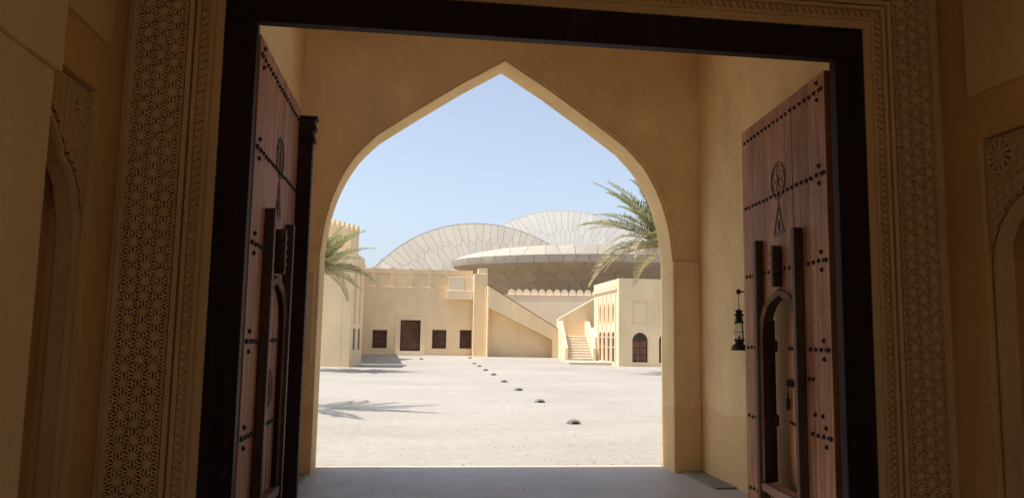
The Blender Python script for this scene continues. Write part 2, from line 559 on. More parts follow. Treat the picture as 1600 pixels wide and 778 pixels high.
pf = MB().box((-1.95, -5.0, -0.2), (3.95, 9.62, 0.012)).build('passage_floor', M['floor'])
tag(pf, 'grey screed floor running under the arch', 'floor', kind='structure')
th = MB().box((-1.09, 9.622, -0.2), (3.18, 9.70, 0.018)).build('threshold', M['stone'], bevel=0.006)
tag(th, 'pale stone threshold strip under the arch', 'threshold', kind='structure')

fc = MB().add([(-70, 97.5, 0.3), (110, 97.5, 0.3), (110, 175, 0.3), (-70, 175, 0.3)], [(0, 1, 2, 3)]).build('forecourt_road', plain('forecourt_paving', (0.25, 0.185, 0.12), rough=0.9, var=0.2, scale=2), fix=False)  # unseen sheet added to weaken the light bounced up under the museum
tag(fc, 'brown paved forecourt under the museum', 'road', kind='structure')

# pebbles: nobody could count them
mb = MB(); rng = random.Random(11)
for i in range(1500):
    y = 9.8 + (rng.random() ** 2.0) * 18
    x = rng.uniform(-2.2, 4.5 + (y - 9) * 0.1)
    if rng.random() < 0.5: x = rng.gauss(2.8, 0.8)
    s = rng.uniform(0.005, 0.013) * (2.0 if rng.random() < 0.04 else 1)
    z = -0.012 + 0.012 * (math.sin(x * 0.7 + y * 0.31) + math.sin(y * 0.83 - x * 0.2)) * (1 if y > 12 else 0)
    a = rng.random() * 6.28
    vs = [(x + s * math.cos(a + k * 2.09) * rng.uniform(0.7, 1.3), y + s * math.sin(a + k * 2.09), z - s * 0.2) for k in range(3)]
    mb.add(vs + [(x, y, z + s * rng.uniform(0.5, 0.9))], [(0, 1, 3), (1, 2, 3), (2, 0, 3)])
for i in range(60):
    y = rng.uniform(7.7, 9.6); x = rng.uniform(-0.9, 3.1)
    if rng.random() < 0.5: y = 9.6 - abs(rng.gauss(0, 0.12))
    s = rng.uniform(0.003, 0.008) * (2 if rng.random() < 0.08 else 1)
    a = rng.random() * 6.28
    mb.add([(x + s * math.cos(a + k * 2.09), y + s * math.sin(a + k * 2.09), 0.0125) for k in range(3)] + [(x, y, 0.0125 + s * 0.7)], [(0, 1, 3), (1, 2, 3), (2, 0, 3)])
pb = mb.build('pebbles', plain('pebble', (0.26, 0.21, 0.16), rough=0.9, var=0.4, scale=40), fix=False)
tag(pb, 'small stones scattered over the courtyard sand', 'pebbles', kind='stuff')

# ================================================================ GATEHOUSE
AX = 1.045                                            # arch axis
half = [(2.14, 2.57), (2.085, 2.98), (1.965, 3.37), (1.775, 3.715), (1.53, 3.985)]
curve = catmull(half, 6) + [(1.11, 4.285), (0.53, 4.68), (0.0, 5.005)]
arch_r = [(AX + a, b) for a, b in curve]
arch_l = [(AX - a, b) for a, b in curve]
arch_path = [(AX + 2.14, -0.1)] + arch_r + arch_l[-2::-1] + [(AX - 2.14, -0.1)]
gate = thing('gatehouse', 'tan plastered gatehouse with pointed arch passage framing the view', 'gatehouse', (AX, 9.4, 0))
outer = [(-14, -0.1), (AX - 2.14, -0.1)] + [(p[0], p[1]) for p in reversed(arch_path[1:-1])] + [(AX + 2.14, -0.1), (17, -0.1), (17, 6.6), (-14, 6.6)]
aw = MB().plate(outer, [], xz, 9.2, 9.65).build('arch_wall', M['plaster_in'], gate)
# raised band and ledge following the arch on the near face
mb2 = MB().strip([p for p in arch_path[1:-1]], [(-0.030, 9.199), (-0.030, 9.180), (-0.055, 9.180), (-0.055, 9.199)], xz)
mb2.build('arch_moulding', M['plaster_in'], gate)
for x0, x1 in ((-1.388, AX - 2.14), (AX + 2.14, 3.528)):
    MB().box((x0, 9.165, -0.05), (x1, 9.199, 2.565)).build('pilaster', M['plaster_in'], gate, bevel=0.008)
MB().box((-1.80, 5.505, -0.05), (-1.39, 9.198, 5.6)).build('passage_wall', M['plaster_in'], gate)
MB().box((3.53, 5.505, -0.05), (3.95, 9.198, 5.6)).build('passage_wall', M['plaster_in'], gate)
MB().plate(rect(-14, -1.6, 17, 9.198), [rect(-1.37, 5.53, 0.6, 7.55)], lambda u, v, d: Vector((u, v, d)), 5.6, 5.75).build('roof_slab', plaster('ceiling_limewash', (0.85, 0.74, 0.56)), gate)  # roof opening added out of view to bounce sunlight into the passage
for x0, x1 in ((-1.388, -1.13), (3.285, 3.528)):
    MB().box((x0, 8.15, 0.0), (x1, 9.16, 0.035)).build('drain_slab', M['slab'], gate, bevel=0.006)

# vestibule walls
LW, RW = -1.95, 3.95
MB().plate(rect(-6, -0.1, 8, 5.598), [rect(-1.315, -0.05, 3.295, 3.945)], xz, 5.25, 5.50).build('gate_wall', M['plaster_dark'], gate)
# side walls with niches (Y range 3.62..4.88)
def niche_arch(yc, hw, z0):
    """cusped arch outline from right foot over the apex to left foot, local (y, z)"""
    r = [(hw, z0), (hw, 2.16), (hw - 0.03, 2.30), (hw - 0.10, 2.44), (hw - 0.20, 2.54), (hw - 0.30, 2.585), (hw - 0.30, 2.63),
         (hw - 0.335, 2.66), (hw - 0.40, 2.73), (hw - 0.49, 2.79), (0.0, 2.90)]
    return [(yc + a, b) for a, b in r] + [(yc - a, b) for a, b in reversed(r[:-1])]
NYC, NHW = 4.25, 0.59
for wx, sgn in ((LW, -1), (RW, 1)):
    PX0, PX1 = wx, wx + sgn * 0.35
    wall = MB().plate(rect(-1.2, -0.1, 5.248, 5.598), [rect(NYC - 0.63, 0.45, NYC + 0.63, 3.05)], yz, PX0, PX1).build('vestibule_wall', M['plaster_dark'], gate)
    # recessed spandrel sheet with the cusped opening, and the niche back
    sp = wx + sgn * 0.045
    na = niche_arch(NYC, NHW, 0.47)
    sheet = rect(NYC - 0.629, 0.452, NYC + 0.629, 3.048)
    MB().plate(sheet, [na], yz, sp + sgn * 0.02, sp + sgn * 0.12).build('niche_surround', M['gypsum'], gate)
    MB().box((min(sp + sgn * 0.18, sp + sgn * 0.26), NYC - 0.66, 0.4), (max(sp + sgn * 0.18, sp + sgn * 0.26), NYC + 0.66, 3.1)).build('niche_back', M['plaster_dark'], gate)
    MB().strip(na, [(-0.002, sp + sgn * 0.02), (-0.002, sp - sgn * 0.012), (0.028, sp - sgn * 0.012), (0.028, sp + sgn * 0.02)], yz).build('niche_moulding', M['gypsum'], gate)
    # upper panel in lighter plaster
    zz = 3.37
    MB().box((min(wx - sgn * 0.03, wx), 0.5, zz), (max(wx - sgn * 0.03, wx), 4.94, 5.55)).build('upper_panel', M['plaster_pale'], gate, bevel=0.01)
# near pier on the left wall with a projecting upper course; its lighter colour stands in for gate light
MB().box((LW - 0.01, 1.2, -0.05), (LW + 0.12, 4.03, 2.90)).build('pier', M['plaster_pale'], gate, bevel=0.012)
MB().box((LW - 0.01, 1.2, 2.901), (LW + 0.145, 4.06, 5.58)).build('pier_head', M['plaster_pale'], gate, bevel=0.012)
MB().plate(rect(-2.4, -0.1, 4.4, 5.598), [rect(-0.6, -0.05, 2.6, 3.1)], xz, -1.5, -1.201).build('back_wall', M['plaster_dark'], gate)  # unseen wall; its doorway is added to let light in from behind

# ---- carved gypsum lattice: tiling of kites and leaves, each cell a real opening
def lattice_cells(x0, y0, x1, y1, a, ox=0.0, oy=0.0):
    h = a * math.sqrt(3) / 2
    def P(i, j): return (ox + j * h, oy + (i + 0.5 * (j % 2)) * a)
    w = 0.27 * a
    def mids(p, q):
        mx, my = (p[0] + q[0]) / 2, (p[1] + q[1]) / 2
        dx, dy = q[0] - p[0], q[1] - p[1]
        L = math.hypot(dx, dy)
        nx, ny = -dy / L, dx / L
        return (mx + nx * w * 0.5, my + ny * w * 0.5), (mx - nx * w * 0.5, my - ny * w * 0.5)
    cells = []
    j0, j1 = int((x0 - ox) / h) - 2, int((x1 - ox) / h) + 3
    i0, i1 = int((y0 - oy) / a) - 2, int((y1 - oy) / a) + 3
    for j in range(j0, j1):
        for i in range(i0, i1):
            p = P(i, j)
            e = j % 2
            upn = P(i + 1, j)
            r1, r2 = P(i + e, j + 1), P(i + e - 1, j + 1)      # right neighbours (upper, lower)
            for q in (upn, r1, r2):
                m1, m2 = mids(p, q)
                cells.append([p, m2, q, m1])
            for tri in ((p, r1, upn), (p, r2, r1)):
                cx = sum(t[0] for t in tri) / 3; cy = sum(t[1] for t in tri) / 3
                for k in range(3):
                    n0, n1, n2 = tri[k], tri[(k + 1) % 3], tri[(k + 2) % 3]
                    def inner(q):
                        m1, m2 = mids(n0, q)
                        return m1 if math.hypot(m1[0] - cx, m1[1] - cy) < math.hypot(m2[0] - cx, m2[1] - cy) else m2
                    cells.append([n0, inner(n1), (cx, cy), inner(n2)])
    out = []
    for c in cells:
        c = clip_rect(c, x0, y0, x1, y1)
        if len(c) > 2 and abs(area(c)) > 1e-6:
            out.append(c if area(c) > 0 else c[::-1])
    return out

def lattice_mesh(cells, rib, fr, d_front, d_back):
    """rib frames round every cell with walls down to the back"""
    mb = MB()
    for c in cells:
        ins = inset(c, rib)
        k = len(c)
        if len(ins) < 3:
            mb.add([fr(p[0], p[1], d_front) for p in c], [tuple(range(k))])
            continue
        # ring: split by nearest vertices
        n = len(ins)
        vs = [fr(p[0], p[1], d_front) for p in c] + [fr(p[0], p[1], d_front) for p in ins] + [fr(p[0], p[1], d_back) for p in ins]
        fs = []
        if n == k:
            cxo = sum(p[0] for p in ins) / n; cyo = sum(p[1] for p in ins) / n
            best, sh = 1e9, 0
            for t in range(n):
                d = sum((c[i][0] - ins[(i + t) % n][0]) ** 2 + (c[i][1] - ins[(i + t) % n][1]) ** 2 for i in range(n))
                if d < best: best, sh = d, t
            fs += [(i, (i + 1) % k, k + (i + 1 + sh) % n, k + (i + sh) % n) for i in range(k)]
        else:
            near = [min(range(n), key=lambda q: (c[i][0] - ins[q][0]) ** 2 + (c[i][1] - ins[q][1]) ** 2) for i in range(k)]
            for i in range(k):
                i2 = (i + 1) % k
                if near[i] == near[i2]: fs.append((i, i2, k + near[i]))
                else: fs.append((i, i2, k + near[i2], k + near[i]))
        fs += [(k + i, k + (i + 1) % n, k + n + (i + 1) % n, k + n + i) for i in range(n)]
        mb.add(vs, fs)
    return mb

surround = gate
LA = 0.100
for x0, x1 in ((-1.875, -1.555), (3.535, 3.855)):
    cells = lattice_cells(x0, 0.0, x1, 4.60, LA, ox=x0 - 0.01, oy=0.02)
    lp = lattice_mesh(cells, 0.0050, xz, 5.190, 5.246).build('lattice_panel', M['gypsum'], gate, fix=False)
    bx('lattice_back', (x0 - 0.01, 5.244, 0.0), (x1 + 0.01, 5.2495, 4.60), M['gypsum'], gate)
cells = lattice_cells(-1.553, 4.20, 3.533, 4.52, LA, ox=-1.553, oy=4.21)
lattice_mesh(cells, 0.0050, xz, 5.190, 5.246).build('lattice_panel', M['gypsum'], gate, fix=False)
bx('lattice_back', (-1.553, 5.244, 4.18), (3.533, 5.2495, 4.53), M['gypsum'], gate)
# stepped mouldings running round the wooden frame
U = [(-1.318, 0.0), (-1.318, 3.948), (3.298, 3.948), (3.298, 0.0)]
def surround_band(o0, o1, d, name='moulding', prof=None):
    pr = prof or [(o0, 5.249), (o0, d), (o1, d), (o1, 5.249)]
    MB().strip(U, pr, xz).build(name, M['gypsum'], gate, bevel=0.004)
surround_band(0, 0, 0, prof=[(0.002, 5.249), (0.002, 5.200), (0.058, 5.200), (0.066, 5.222), (0.074, 5.222), (0.080, 5.208), (0.098, 5.208), (0.098, 5.249)])
surround_band(0.160, 0.188, 5.200)
surround_band(0.200, 0.232, 5.190)
for x0, x1 in ((-1.91, -1.878), (3.858, 3.89)):
    bx('moulding', (x0, 5.20, 0.0), (x1, 5.2492, 4.62), M['gypsum'], gate, bevel=0.005)
# saw-tooth course between the mouldings: wedges pointing towards the opening
TP = 0.052
def tooth_mesh(name, dx, dz):
    """triangular pyramid wedge, base along the outer moulding, tip towards (dx, dz)"""
    h, w, t = 0.046, TP * 0.47, 0.022
    px, pz = -dz, dx
    base = [(-px * w, 0, -pz * w), (px * w, 0, pz * w), (dx * h, 0, dz * h)]
    vs = [Vector(b) + Vector((0, 0.0, 0)) for b in base] + [Vector(b) * 0.92 + Vector((0, -t, 0)) for b in base]
    mb = MB().add(vs, [(0, 1, 2), (5, 4, 3), (0, 3, 4, 1), (1, 4, 5, 2), (2, 5, 3, 0)])
    return mb.mesh(name, M['gypsum'])
tm_l, tm_r, tm_t = tooth_mesh('tooth', 1, 0), tooth_mesh('tooth', -1, 0), tooth_mesh('tooth', 0, -1)
z = 0.30
while z < 4.06:
    link_mesh('tooth', tm_l, gate, (-1.318 - 0.157, 5.2485, z))
    link_mesh('tooth', tm_r, gate, (3.298 + 0.157, 5.2485, z))
    z += TP
x = -1.40
while x < 3.40:
    link_mesh('tooth', tm_t, gate, (x, 5.2485, 3.948 + 0.157))
    x += TP
# niche spandrels: lattice above the cusped arch plus a carved wheel
for wx, sgn in ((LW, -1), (RW, 1)):
    sp = wx + sgn * 0.045
    na = niche_arch(NYC, NHW, 0.47)
    def arch_top(y):
        best = 0
        for i in range(len(na) - 1):
            (y0, z0), (y1, z1) = na[i], na[i + 1]
            if min(y0, y1) <= y <= max(y0, y1):
                t = (y - y0) / (y1 - y0) if abs(y1 - y0) > 1e-6 else 1
                best = max(best, z0 + (z1 - z0) * t)
        return best
    WY, WZ, WR = 4.735, 2.90, 0.125
    cells = []
    for c in lattice_cells(3.64, 2.2, 4.862, 3.03, 0.075, ox=3.64, oy=2.2):
        cy = sum(p[0] for p in c) / len(c); cz = sum(p[1] for p in c) / len(c)
        if cz > arch_top(cy) + 0.035 and math.hypot(cy - WY, cz - WZ) > WR - 0.005 and min(p[1] - arch_top(p[0]) for p in c) > 0.0:
            cells.append(c)
    lattice_mesh(cells, 0.0050, yz, sp - sgn * 0.012, sp + sgn * 0.019).build('spandrel_lattice', M['gypsum'], gate, fix=False)
    mb = MB()
    ring = [(WY + WR * math.cos(a * math.pi / 12), WZ + WR * math.sin(a * math.pi / 12)) for a in range(24)]
    mb.strip(ring, [(0.0, sp + sgn * 0.019), (0.0, sp - sgn * 0.016), (0.016, sp - sgn * 0.016), (0.016, sp + sgn * 0.019)], yz, closed=True)
    for k in range(12):
        a = 2 * math.pi * k / 12
        ca, sa = math.cos(a), math.sin(a)
        pet = []
        for t, w in ((0.02, 0.004), (0.055, 0.011), (0.085, 0.0125), (0.108, 0.008)):
            tw = 1.6 * t
            pet.append((WY + t * math.cos(a + tw) - w * math.sin(a + tw), WZ + t * math.sin(a + tw) + w * math.cos(a + tw)))
        for t, w in ((0.108, 0.008), (0.085, 0.0125), (0.055, 0.011), (0.02, 0.004)):
            tw = 1.6 * t
            pet.append((WY + t * math.cos(a + tw) + w * math.sin(a + tw), WZ + t * math.sin(a + tw) - w * math.cos(a + tw)))
        n = len(pet)
        mb.add([yz(p[0], p[1], sp - sgn * 0.016) for p in pet] + [yz(p[0], p[1], sp + sgn * 0.019) for p in pet],
               [tuple(range(n))] + [(i, (i + 1) % n, n + (i + 1) % n, n + i) for i in range(n)])
    mb.lathe([(0.026, 0), (0.026, 0.03), (0.012, 0.04), (0.0, 0.042)], (sp + sgn * 0.019, WY, WZ), 10, axis=Matrix.Rotation(-sgn * math.pi / 2, 3, 'Y'))
    mb.build('wheel_rosette', M['gypsum'], gate)

# ================================================================ WOODEN GATE FRAME AND LEAVES
fr_ = thing('door_frame', 'heavy dark wooden door frame lining the carved plaster gateway', 'door frame', (0.99, 5.35, 0))
bx('jamb', (-1.314, 5.195, -0.03), (-1.105, 5.285, 3.698), M['wood_frame'], fr_, 0.008)
bx('jamb', (3.068, 5.195, -0.03), (3.294, 5.285, 3.698), M['wood_frame'], fr_, 0.008)
bx('lintel', (-1.314, 5.192, 3.70), (3.294, 5.285, 3.944), M['wood_frame'], fr_, 0.008)

def stud_mesh(nrm):
    """faceted dome nail head pointing along nrm"""
    q = Vector((0, 0, 1)).rotation_difference(nrm).to_matrix()
    mb = MB().lathe([(0.019, 0.0), (0.017, 0.008), (0.010, 0.017), (0.0, 0.020)], (0, 0, 0), 8, axis=q)
    return mb.mesh('stud', M['iron'], smooth=False)

W_C, W_H = 1.09, 0.41                                # wicket centre and half width along the leaf
W_Z0, W_ZS, W_ZA = 0.30, 1.66, 2.02                  # sill, spring, apex
def wicket_path(e=0.0):
    hw = W_H + e
    r = [(hw, W_ZS), (hw - 0.035, W_ZS + 0.13), (hw - 0.11, W_ZS + 0.235), (hw - 0.22, W_ZS + 0.305 + e * 0.5), (hw - 0.33, W_ZS + 0.335 + e), (0, W_ZA + e * 1.25)]
    r = catmull(r, 3)
    return [(W_C + hw, W_Z0)] + [(W_C + a, b) for a, b in r] + [(W_C - a, b) for a, b in reversed(r[:-1])] + [(W_C - hw, W_Z0)]

def build_leaf(side):
    right = side > 0
    hinge = Vector((3.123, 5.36, 0)) if right else Vector((-1.165, 5.5, 0))
    d = Vector((0.0863, 0.9963, 0)) if right else Vector((0.0085, 1, 0)).normalized()
    nrm = Vector((-d.y, d.x, 0)) if right else Vector((d.y, -d.x, 0))   # towards the passage centre
    K = 0.9745 if right else 1.0
    def fr(s, z, n): return hinge + d * s * K + nrm * n + Vector((0, 0, EYE + (z - EYE) * K))
    lab = ('studded teak gate leaf standing open on the right, its arched wicket open' if right
           else 'studded teak gate leaf standing open on the left, its arched wicket shut')
    root = thing('gate_door', lab, 'door', tuple(hinge + d * 1.0))
    H, T = 3.77, 0.055
    wp = wicket_path()
    bounds = [0.12, 0.455, 0.785, 1.115, 1.455, 1.785, 2.065]
    for i in range(6):
        s0, s1 = bounds[i] + 0.003, bounds[i + 1] - 0.003
        if s1 < W_C - W_H or s0 > W_C + W_H:
            polys = [rect(s0, 0.03, s1, H)]
        else:
            # above and below the wicket, plus any strip beside it
            polys = []
            a, b = max(s0, W_C - W_H), min(s1, W_C + W_H)
            topc = [p for p in wp if a - 1e-6 <= p[0] <= b + 1e-6 and p[1] >= W_ZS - 1e-6]
            def zat(s):
                best = W_ZS
                for k in range(1, len(wp) - 2):
                    (x0, z0), (x1, z1) = wp[k], wp[k + 1]
                    if min(x0, x1) - 1e-9 <= s <= max(x0, x1) + 1e-9 and abs(x1 - x0) > 1e-9:
                        best = max(best, z0 + (z1 - z0) * (s - x0) / (x1 - x0))
                return best
            pts = sorted(set([(a, zat(a)), (b, zat(b))] + [p for p in topc if a + 1e-4 < p[0] < b - 1e-4]))
            left_in = s0 < W_C - W_H - 1e-6
            right_in = s1 > W_C + W_H + 1e-6
            if left_in:
                poly = [(s0, 0.03), (s1, 0.03), (s1, W_Z0), (a, W_Z0)] + pts + [(s1, H), (s0, H)]
                polys = [poly]
            elif right_in:
                poly = [(s1, 0.03), (s1, H), (s0, H)] + pts + [(b, W_Z0), (s0, W_Z0), (s0, 0.03)]
                polys = [poly]
            else:
                polys = [[(s0, 0.03), (s1, 0.03), (s1, W_Z0), (s0, W_Z0)], pts + [(s1, H), (s0, H)]]
        for poly in polys:
            jit = random.uniform(-0.002, 0.002)
            MB().plate(poly, [], fr, jit, -T).build('plank', M['wood_door'], root)
    # rails on the back hold the planks together
    for zr in (0.18, 2.95, 3.55):
        MB().plate(rect(0.16, zr - 0.06, 2.03, zr + 0.06), [], fr, -T - 0.001, -T - 0.045).build('rail', M['wood_door'], root)
    # battens beside and above the wicket
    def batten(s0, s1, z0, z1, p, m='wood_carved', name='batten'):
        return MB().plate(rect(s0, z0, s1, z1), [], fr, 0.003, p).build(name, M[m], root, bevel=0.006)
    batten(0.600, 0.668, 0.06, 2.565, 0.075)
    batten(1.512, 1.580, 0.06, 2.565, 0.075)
    # arched wicket moulding with a carved finial post above it
    inner, outerp = wicket_path(0.0), wicket_path(0.075)
    prof = [(0.0, -0.05), (0.0, 0.030), (0.012, 0.045), (0.022, 0.036), (0.034, 0.050), (0.052, 0.038), (0.052, 0.003)]
    MB().strip(inner, [(-o, dd) for o, dd in prof] if area(inner + [inner[0]]) > 0 else prof, fr).build('wicket_arch', M['wood_arch'], root)
    MB().strip(inner, [(-0.001, -0.054), (-0.001, 0.028), (0.010, 0.028), (0.010, -0.054)], fr).build('wicket_jamb', M['wood_frame'], root)  # dark strip paints shade onto the wicket reveal
    MB().plate(rect(W_C - W_H - 0.06, W_Z0 - 0.075, W_C + W_H + 0.06, W_Z0 - 0.002), [], fr, 0.003, 0.06).build('wicket_sill', M['wood_arch'], root, bevel=0.008)
    mb = MB()
    fin = [(0.034, 2.09), (0.022, 2.14), (0.030, 2.17), (0.020, 2.20), (0.036, 2.235), (0.026, 2.27), (0.036, 2.31), (0.024, 2.345), (0.038, 2.385), (0.030, 2.44), (0.018, 2.465)]
    mb.plate([(W_C + a, b) for a, b in fin] + [(W_C - a, b) for a, b in reversed(fin)], [], fr, 0.003, 0.085)
    for zc in (2.17, 2.235, 2.31, 2.385):
        mb.plate(rect(W_C - 0.043, zc - 0.010, W_C + 0.043, zc + 0.010), [], fr, 0.004, 0.092)
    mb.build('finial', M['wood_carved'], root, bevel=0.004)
    # carved roundel: ring, six-petal star and the pointed pendant under it
    def roundel(sc, zc, R, name='roundel'):
        mb = MB()
        for rr in (R, R - 0.022):
            ring = [(sc + rr * math.cos(2 * math.pi * k / 40), zc + rr * math.sin(2 * math.pi * k / 40)) for k in range(40)]
            mb.strip(ring, [(0.0, 0.002), (0.0, 0.0045), (0.0085, 0.0045), (0.0085, 0.002)], fr, closed=True)
        for k in range(6):
            a = math.pi / 6 + k * math.pi / 3
            L = R - 0.03
            pts = []
            for t in range(9):
                u = t / 8
                pts.append((u * L, 0.26 * L * math.sin(math.pi * u) * 0.85))
            lens = pts + [(p[0], -p[1]) for p in reversed(pts[1:-1])]
            q = [(sc + p[0] * math.cos(a) - p[1] * math.sin(a), zc + p[0] * math.sin(a) + p[1] * math.cos(a)) for p in lens]
            mb.strip(q, [(0.0, 0.002), (0.0, 0.0045), (0.007, 0.0045), (0.007, 0.002)], fr, closed=True)
        mb.build(name, M['wood_groove'], root)
    roundel(W_C + 0.01, 3.07, 0.175)
    mb = MB()
    tri = [(W_C + 0.01, 2.87), (W_C + 0.135, 2.575), (W_C - 0.115, 2.575)]
    for k in (1.0, 0.72):
        cx, cz = W_C + 0.01, 2.66
        t2 = [(cx + (a - cx) * k, cz + (b - cz) * k) for a, b in tri]
        mb.strip(t2, [(0.0, 0.002), (0.0, 0.0045), (0.008, 0.0045), (0.008, 0.002)], fr, closed=True)
    dia = [(W_C + 0.01 + 0.030 * math.cos(k * math.pi / 6), 2.655 + 0.052 * math.sin(k * math.pi / 6)) for k in range(12)]
    mb.plate(dia, [], fr, 0.002, 0.0045)
    mb.build('pendant_carving', M['wood_groove'], root)
    # iron studs
    sm = stud_mesh(nrm)
    rows = [3.635, 2.945, 2.246, 1.538, 0.862, 0.17]
    def blocked(s, zz):
        if 0.585 < s < 0.69 and zz < 2.58: return True
        if 1.50 < s < 1.60 and zz < 2.58: return True
        if abs(s - W_C) < W_H + 0.02 and 0.28 < zz < 2.06: return True
        if abs(s - W_C) < 0.05 and zz < 2.47: return True
        return False
    for zz in rows:
        s = 0.30
        while s < 2.03:
            if not blocked(s, zz):
                link_mesh('stud', sm, root, fr(s + random.uniform(-.004, .004), zz + random.uniform(-.004, .004), 0.001))
            s += 0.098
        for ds, dz in ((0.205, 0.0), (0.25, 0.072), (0.25, -0.072), (0.205 - 0.04, 0.0)):
            if zz > 0.3:
                link_mesh('stud', sm, root, fr(ds if dz or ds > 0.2 else ds + 0.0, zz + dz, 0.001))
    if right:
        for s, zz in ((0.46, 1.30), (0.53, 1.30), (0.46, 0.32), (0.53, 0.32), (0.30, 1.02), (0.44, 1.02)):
            link_mesh('stud', sm, root, fr(s, zz, 0.001))
    # wicket door
    if right:
        sw = rad(13.5)
        h2 = fr(W_C - W_H + 0.01, 0, -0.02); h2.z = 0
        d2 = (d * math.cos(sw) - nrm * math.sin(sw)).normalized()
        n2 = Vector((-d2.y, d2.x, 0))
    else:
        h2 = fr(W_C - W_H + 0.004, 0, -0.012); h2.z = 0
        d2, n2 = d, nrm
    def f2(s, z, n): return h2 + d2 * s * K + n2 * n + Vector((0, 0, EYE + (z - EYE) * K))
    inn = wicket_path(-0.006)
    loc = [(p[0] - (W_C - W_H) - (0.01 if right else 0.004), p[1] + (0.006 if i in (0, len(inn) - 1) else 0)) for i, p in enumerate(inn)]
    wd = MB().plate(loc, [], f2, 0.0, -0.035).build('wicket_door', M['wood_door'], root)
    sm2 = stud_mesh(n2)
    for zz in (1.538, 0.862):
        for k in range(7):
            link_mesh('stud', sm2, wd, f2(0.10 + k * 0.1, zz, 0.001))
    if right:
        mb = MB().plate(rect(0.50, 1.205, 0.78, 1.235), [], f2, 0.012, 0.026)
        for s in (0.53, 0.62, 0.74):
            mb.plate(rect(s, 1.19, s + 0.022, 1.25), [], f2, 0.001, 0.034)
        mb.build('bolt', M['black_metal'], wd, bevel=0.003)
        mb = MB()
        mb.tube([f2(0.69 + 0.028 * math.cos(a), 1.085 + 0.05 * math.sin(a), 0.03) for a in [math.pi * k / 10 for k in range(11)]], 0.006, 6)
        mb.plate([(0.652, 1.085), (0.728, 1.085), (0.736, 1.0), (0.722, 0.972), (0.658, 0.972), (0.644, 1.0)], [], f2, 0.018, 0.045)
        mb.plate(rect(0.684, 1.125, 0.696, 1.205), [], f2, 0.024, 0.032)
        mb.build('padlock', M['black_metal'], wd, bevel=0.004)
        for zz in (1.56, 0.87):
            MB().plate(rect(W_C + W_H - 0.055, zz - 0.055, W_C + W_H + 0.02, zz + 0.055), [], fr, -T - 0.001, -T - 0.04).build('strike_block', M['wood_frame'], root, bevel=0.012)
        # lining of the wicket opening on the far side
        MB().plate(rect(W_C + W_H + 0.001, W_Z0, W_C + W_H + 0.05, 1.8), [], fr, -T - 0.001, -T - 0.035).build('wicket_lining', M['wood_frame'], root)
    else:
        for k in (0.27, 0.545):
            MB().plate(rect(k - 0.003, W_Z0 + 0.01, k + 0.003, 1.95), [], f2, 0.001, 0.003).build('plank_joint', M['wood_groove'], wd)
        roundel(W_C, 1.15, 0.16)
        # carved post covering the meeting edge
        batten(1.985, 2.085, 0.03, 3.44, 0.135, 'wood_frame', 'meeting_post')
        for z0, z1, p in ((3.442, 3.48, 0.16), (3.482, 3.56, 0.145), (3.562, 3.60, 0.165), (3.602, 3.665, 0.15), (3.667, 3.70, 0.172)):
            MB().plate(rect(1.965, z0, 2.10, z1), [], fr, 0.003, p).build('post_capital', M['wood_frame'], root, bevel=0.01)
    return root
build_leaf(-1)
build_leaf(1)

# lantern on the right passage wall
lx, ly, lz = 3.435, 7.82, 1.50
lan = thing('lantern', 'old hurricane lantern hanging on the passage wall behind the right door', 'lantern', (lx, ly, lz))
bx_ = MB().lathe([(0.085, 0.0), (0.088, 0.015), (0.075, 0.05), (0.035, 0.075), (0.035, 0.095), (0.055, 0.10), (0.055, 0.115)], (lx, ly, lz), 18)
bx_.build('fuel_tank', M['black_metal'], lan, smooth=False)
MB().lathe([(0.035, 0.116), (0.055, 0.155), (0.058, 0.19), (0.045, 0.25), (0.038, 0.285)], (lx, ly, lz), 18).build('globe', M['lamp_glass'], lan, smooth=True)
MB().lathe([(0.012, 0.116), (0.012, 0.14), (0.002, 0.165)], (lx, ly, lz), 8).build('burner', M['iron'], lan)
MB().lathe([(0.05, 0.286), (0.052, 0.30), (0.036, 0.31), (0.036, 0.36), (0.05, 0.365), (0.05, 0.38), (0.034, 0.385), (0.034, 0.41), (0.045, 0.415), (0.0, 0.44)], (lx, ly, lz), 16).build('chimney_cap', M['black_metal'], lan)
mb = MB()
for s in (-1, 1):
    mb.tube([(lx, ly + s * 0.06, lz + 0.03), (lx, ly + s * 0.092, lz + 0.08), (lx, ly + s * 0.09, lz + 0.2), (lx, ly + s * 0.075, lz + 0.34), (lx, ly + s * 0.045, lz + 0.37)], 0.008, 6)
mb.tube([(lx + 0.06 * math.cos(a), ly + 0.066 * math.sin(a), lz + 0.19) for a in [2 * math.pi * k / 16 for k in range(17)]], 0.003, 5)
mb.build('side_tube', M['black_metal'], lan)
mb = MB().tube([(lx, ly, lz + 0.43), (lx, ly, lz + 0.60)], 0.004, 5)
mb.lathe([(0.0, -0.03), (0.022, -0.02), (0.026, 0.0), (0.022, 0.02), (0.0, 0.03)], (lx, ly, lz + 0.62), 12)
mb.tube([(lx, ly, lz + 0.62), (3.529, ly, lz + 0.62)], 0.008, 6)
mb.build('hook', M['iron'], lan)

# framed board on the left pilaster
bd = thing('wall_board', 'narrow framed board on the left arch pilaster behind the door', 'board', (-1.25, 9.16, 1.2))
bx('panel', (-1.365, 9.145, 1.27), (-1.155, 9.163, 2.31), M['board'], bd)
mb = MB().strip([(-1.365, 1.27), (-1.365, 2.31), (-1.155, 2.31), (-1.155, 1.27)], [(-0.0, 9.163), (-0.0, 9.135), (0.018, 9.135), (0.018, 9.163)], xz, closed=True)
mb.build('frame', M['board_edge'], bd)

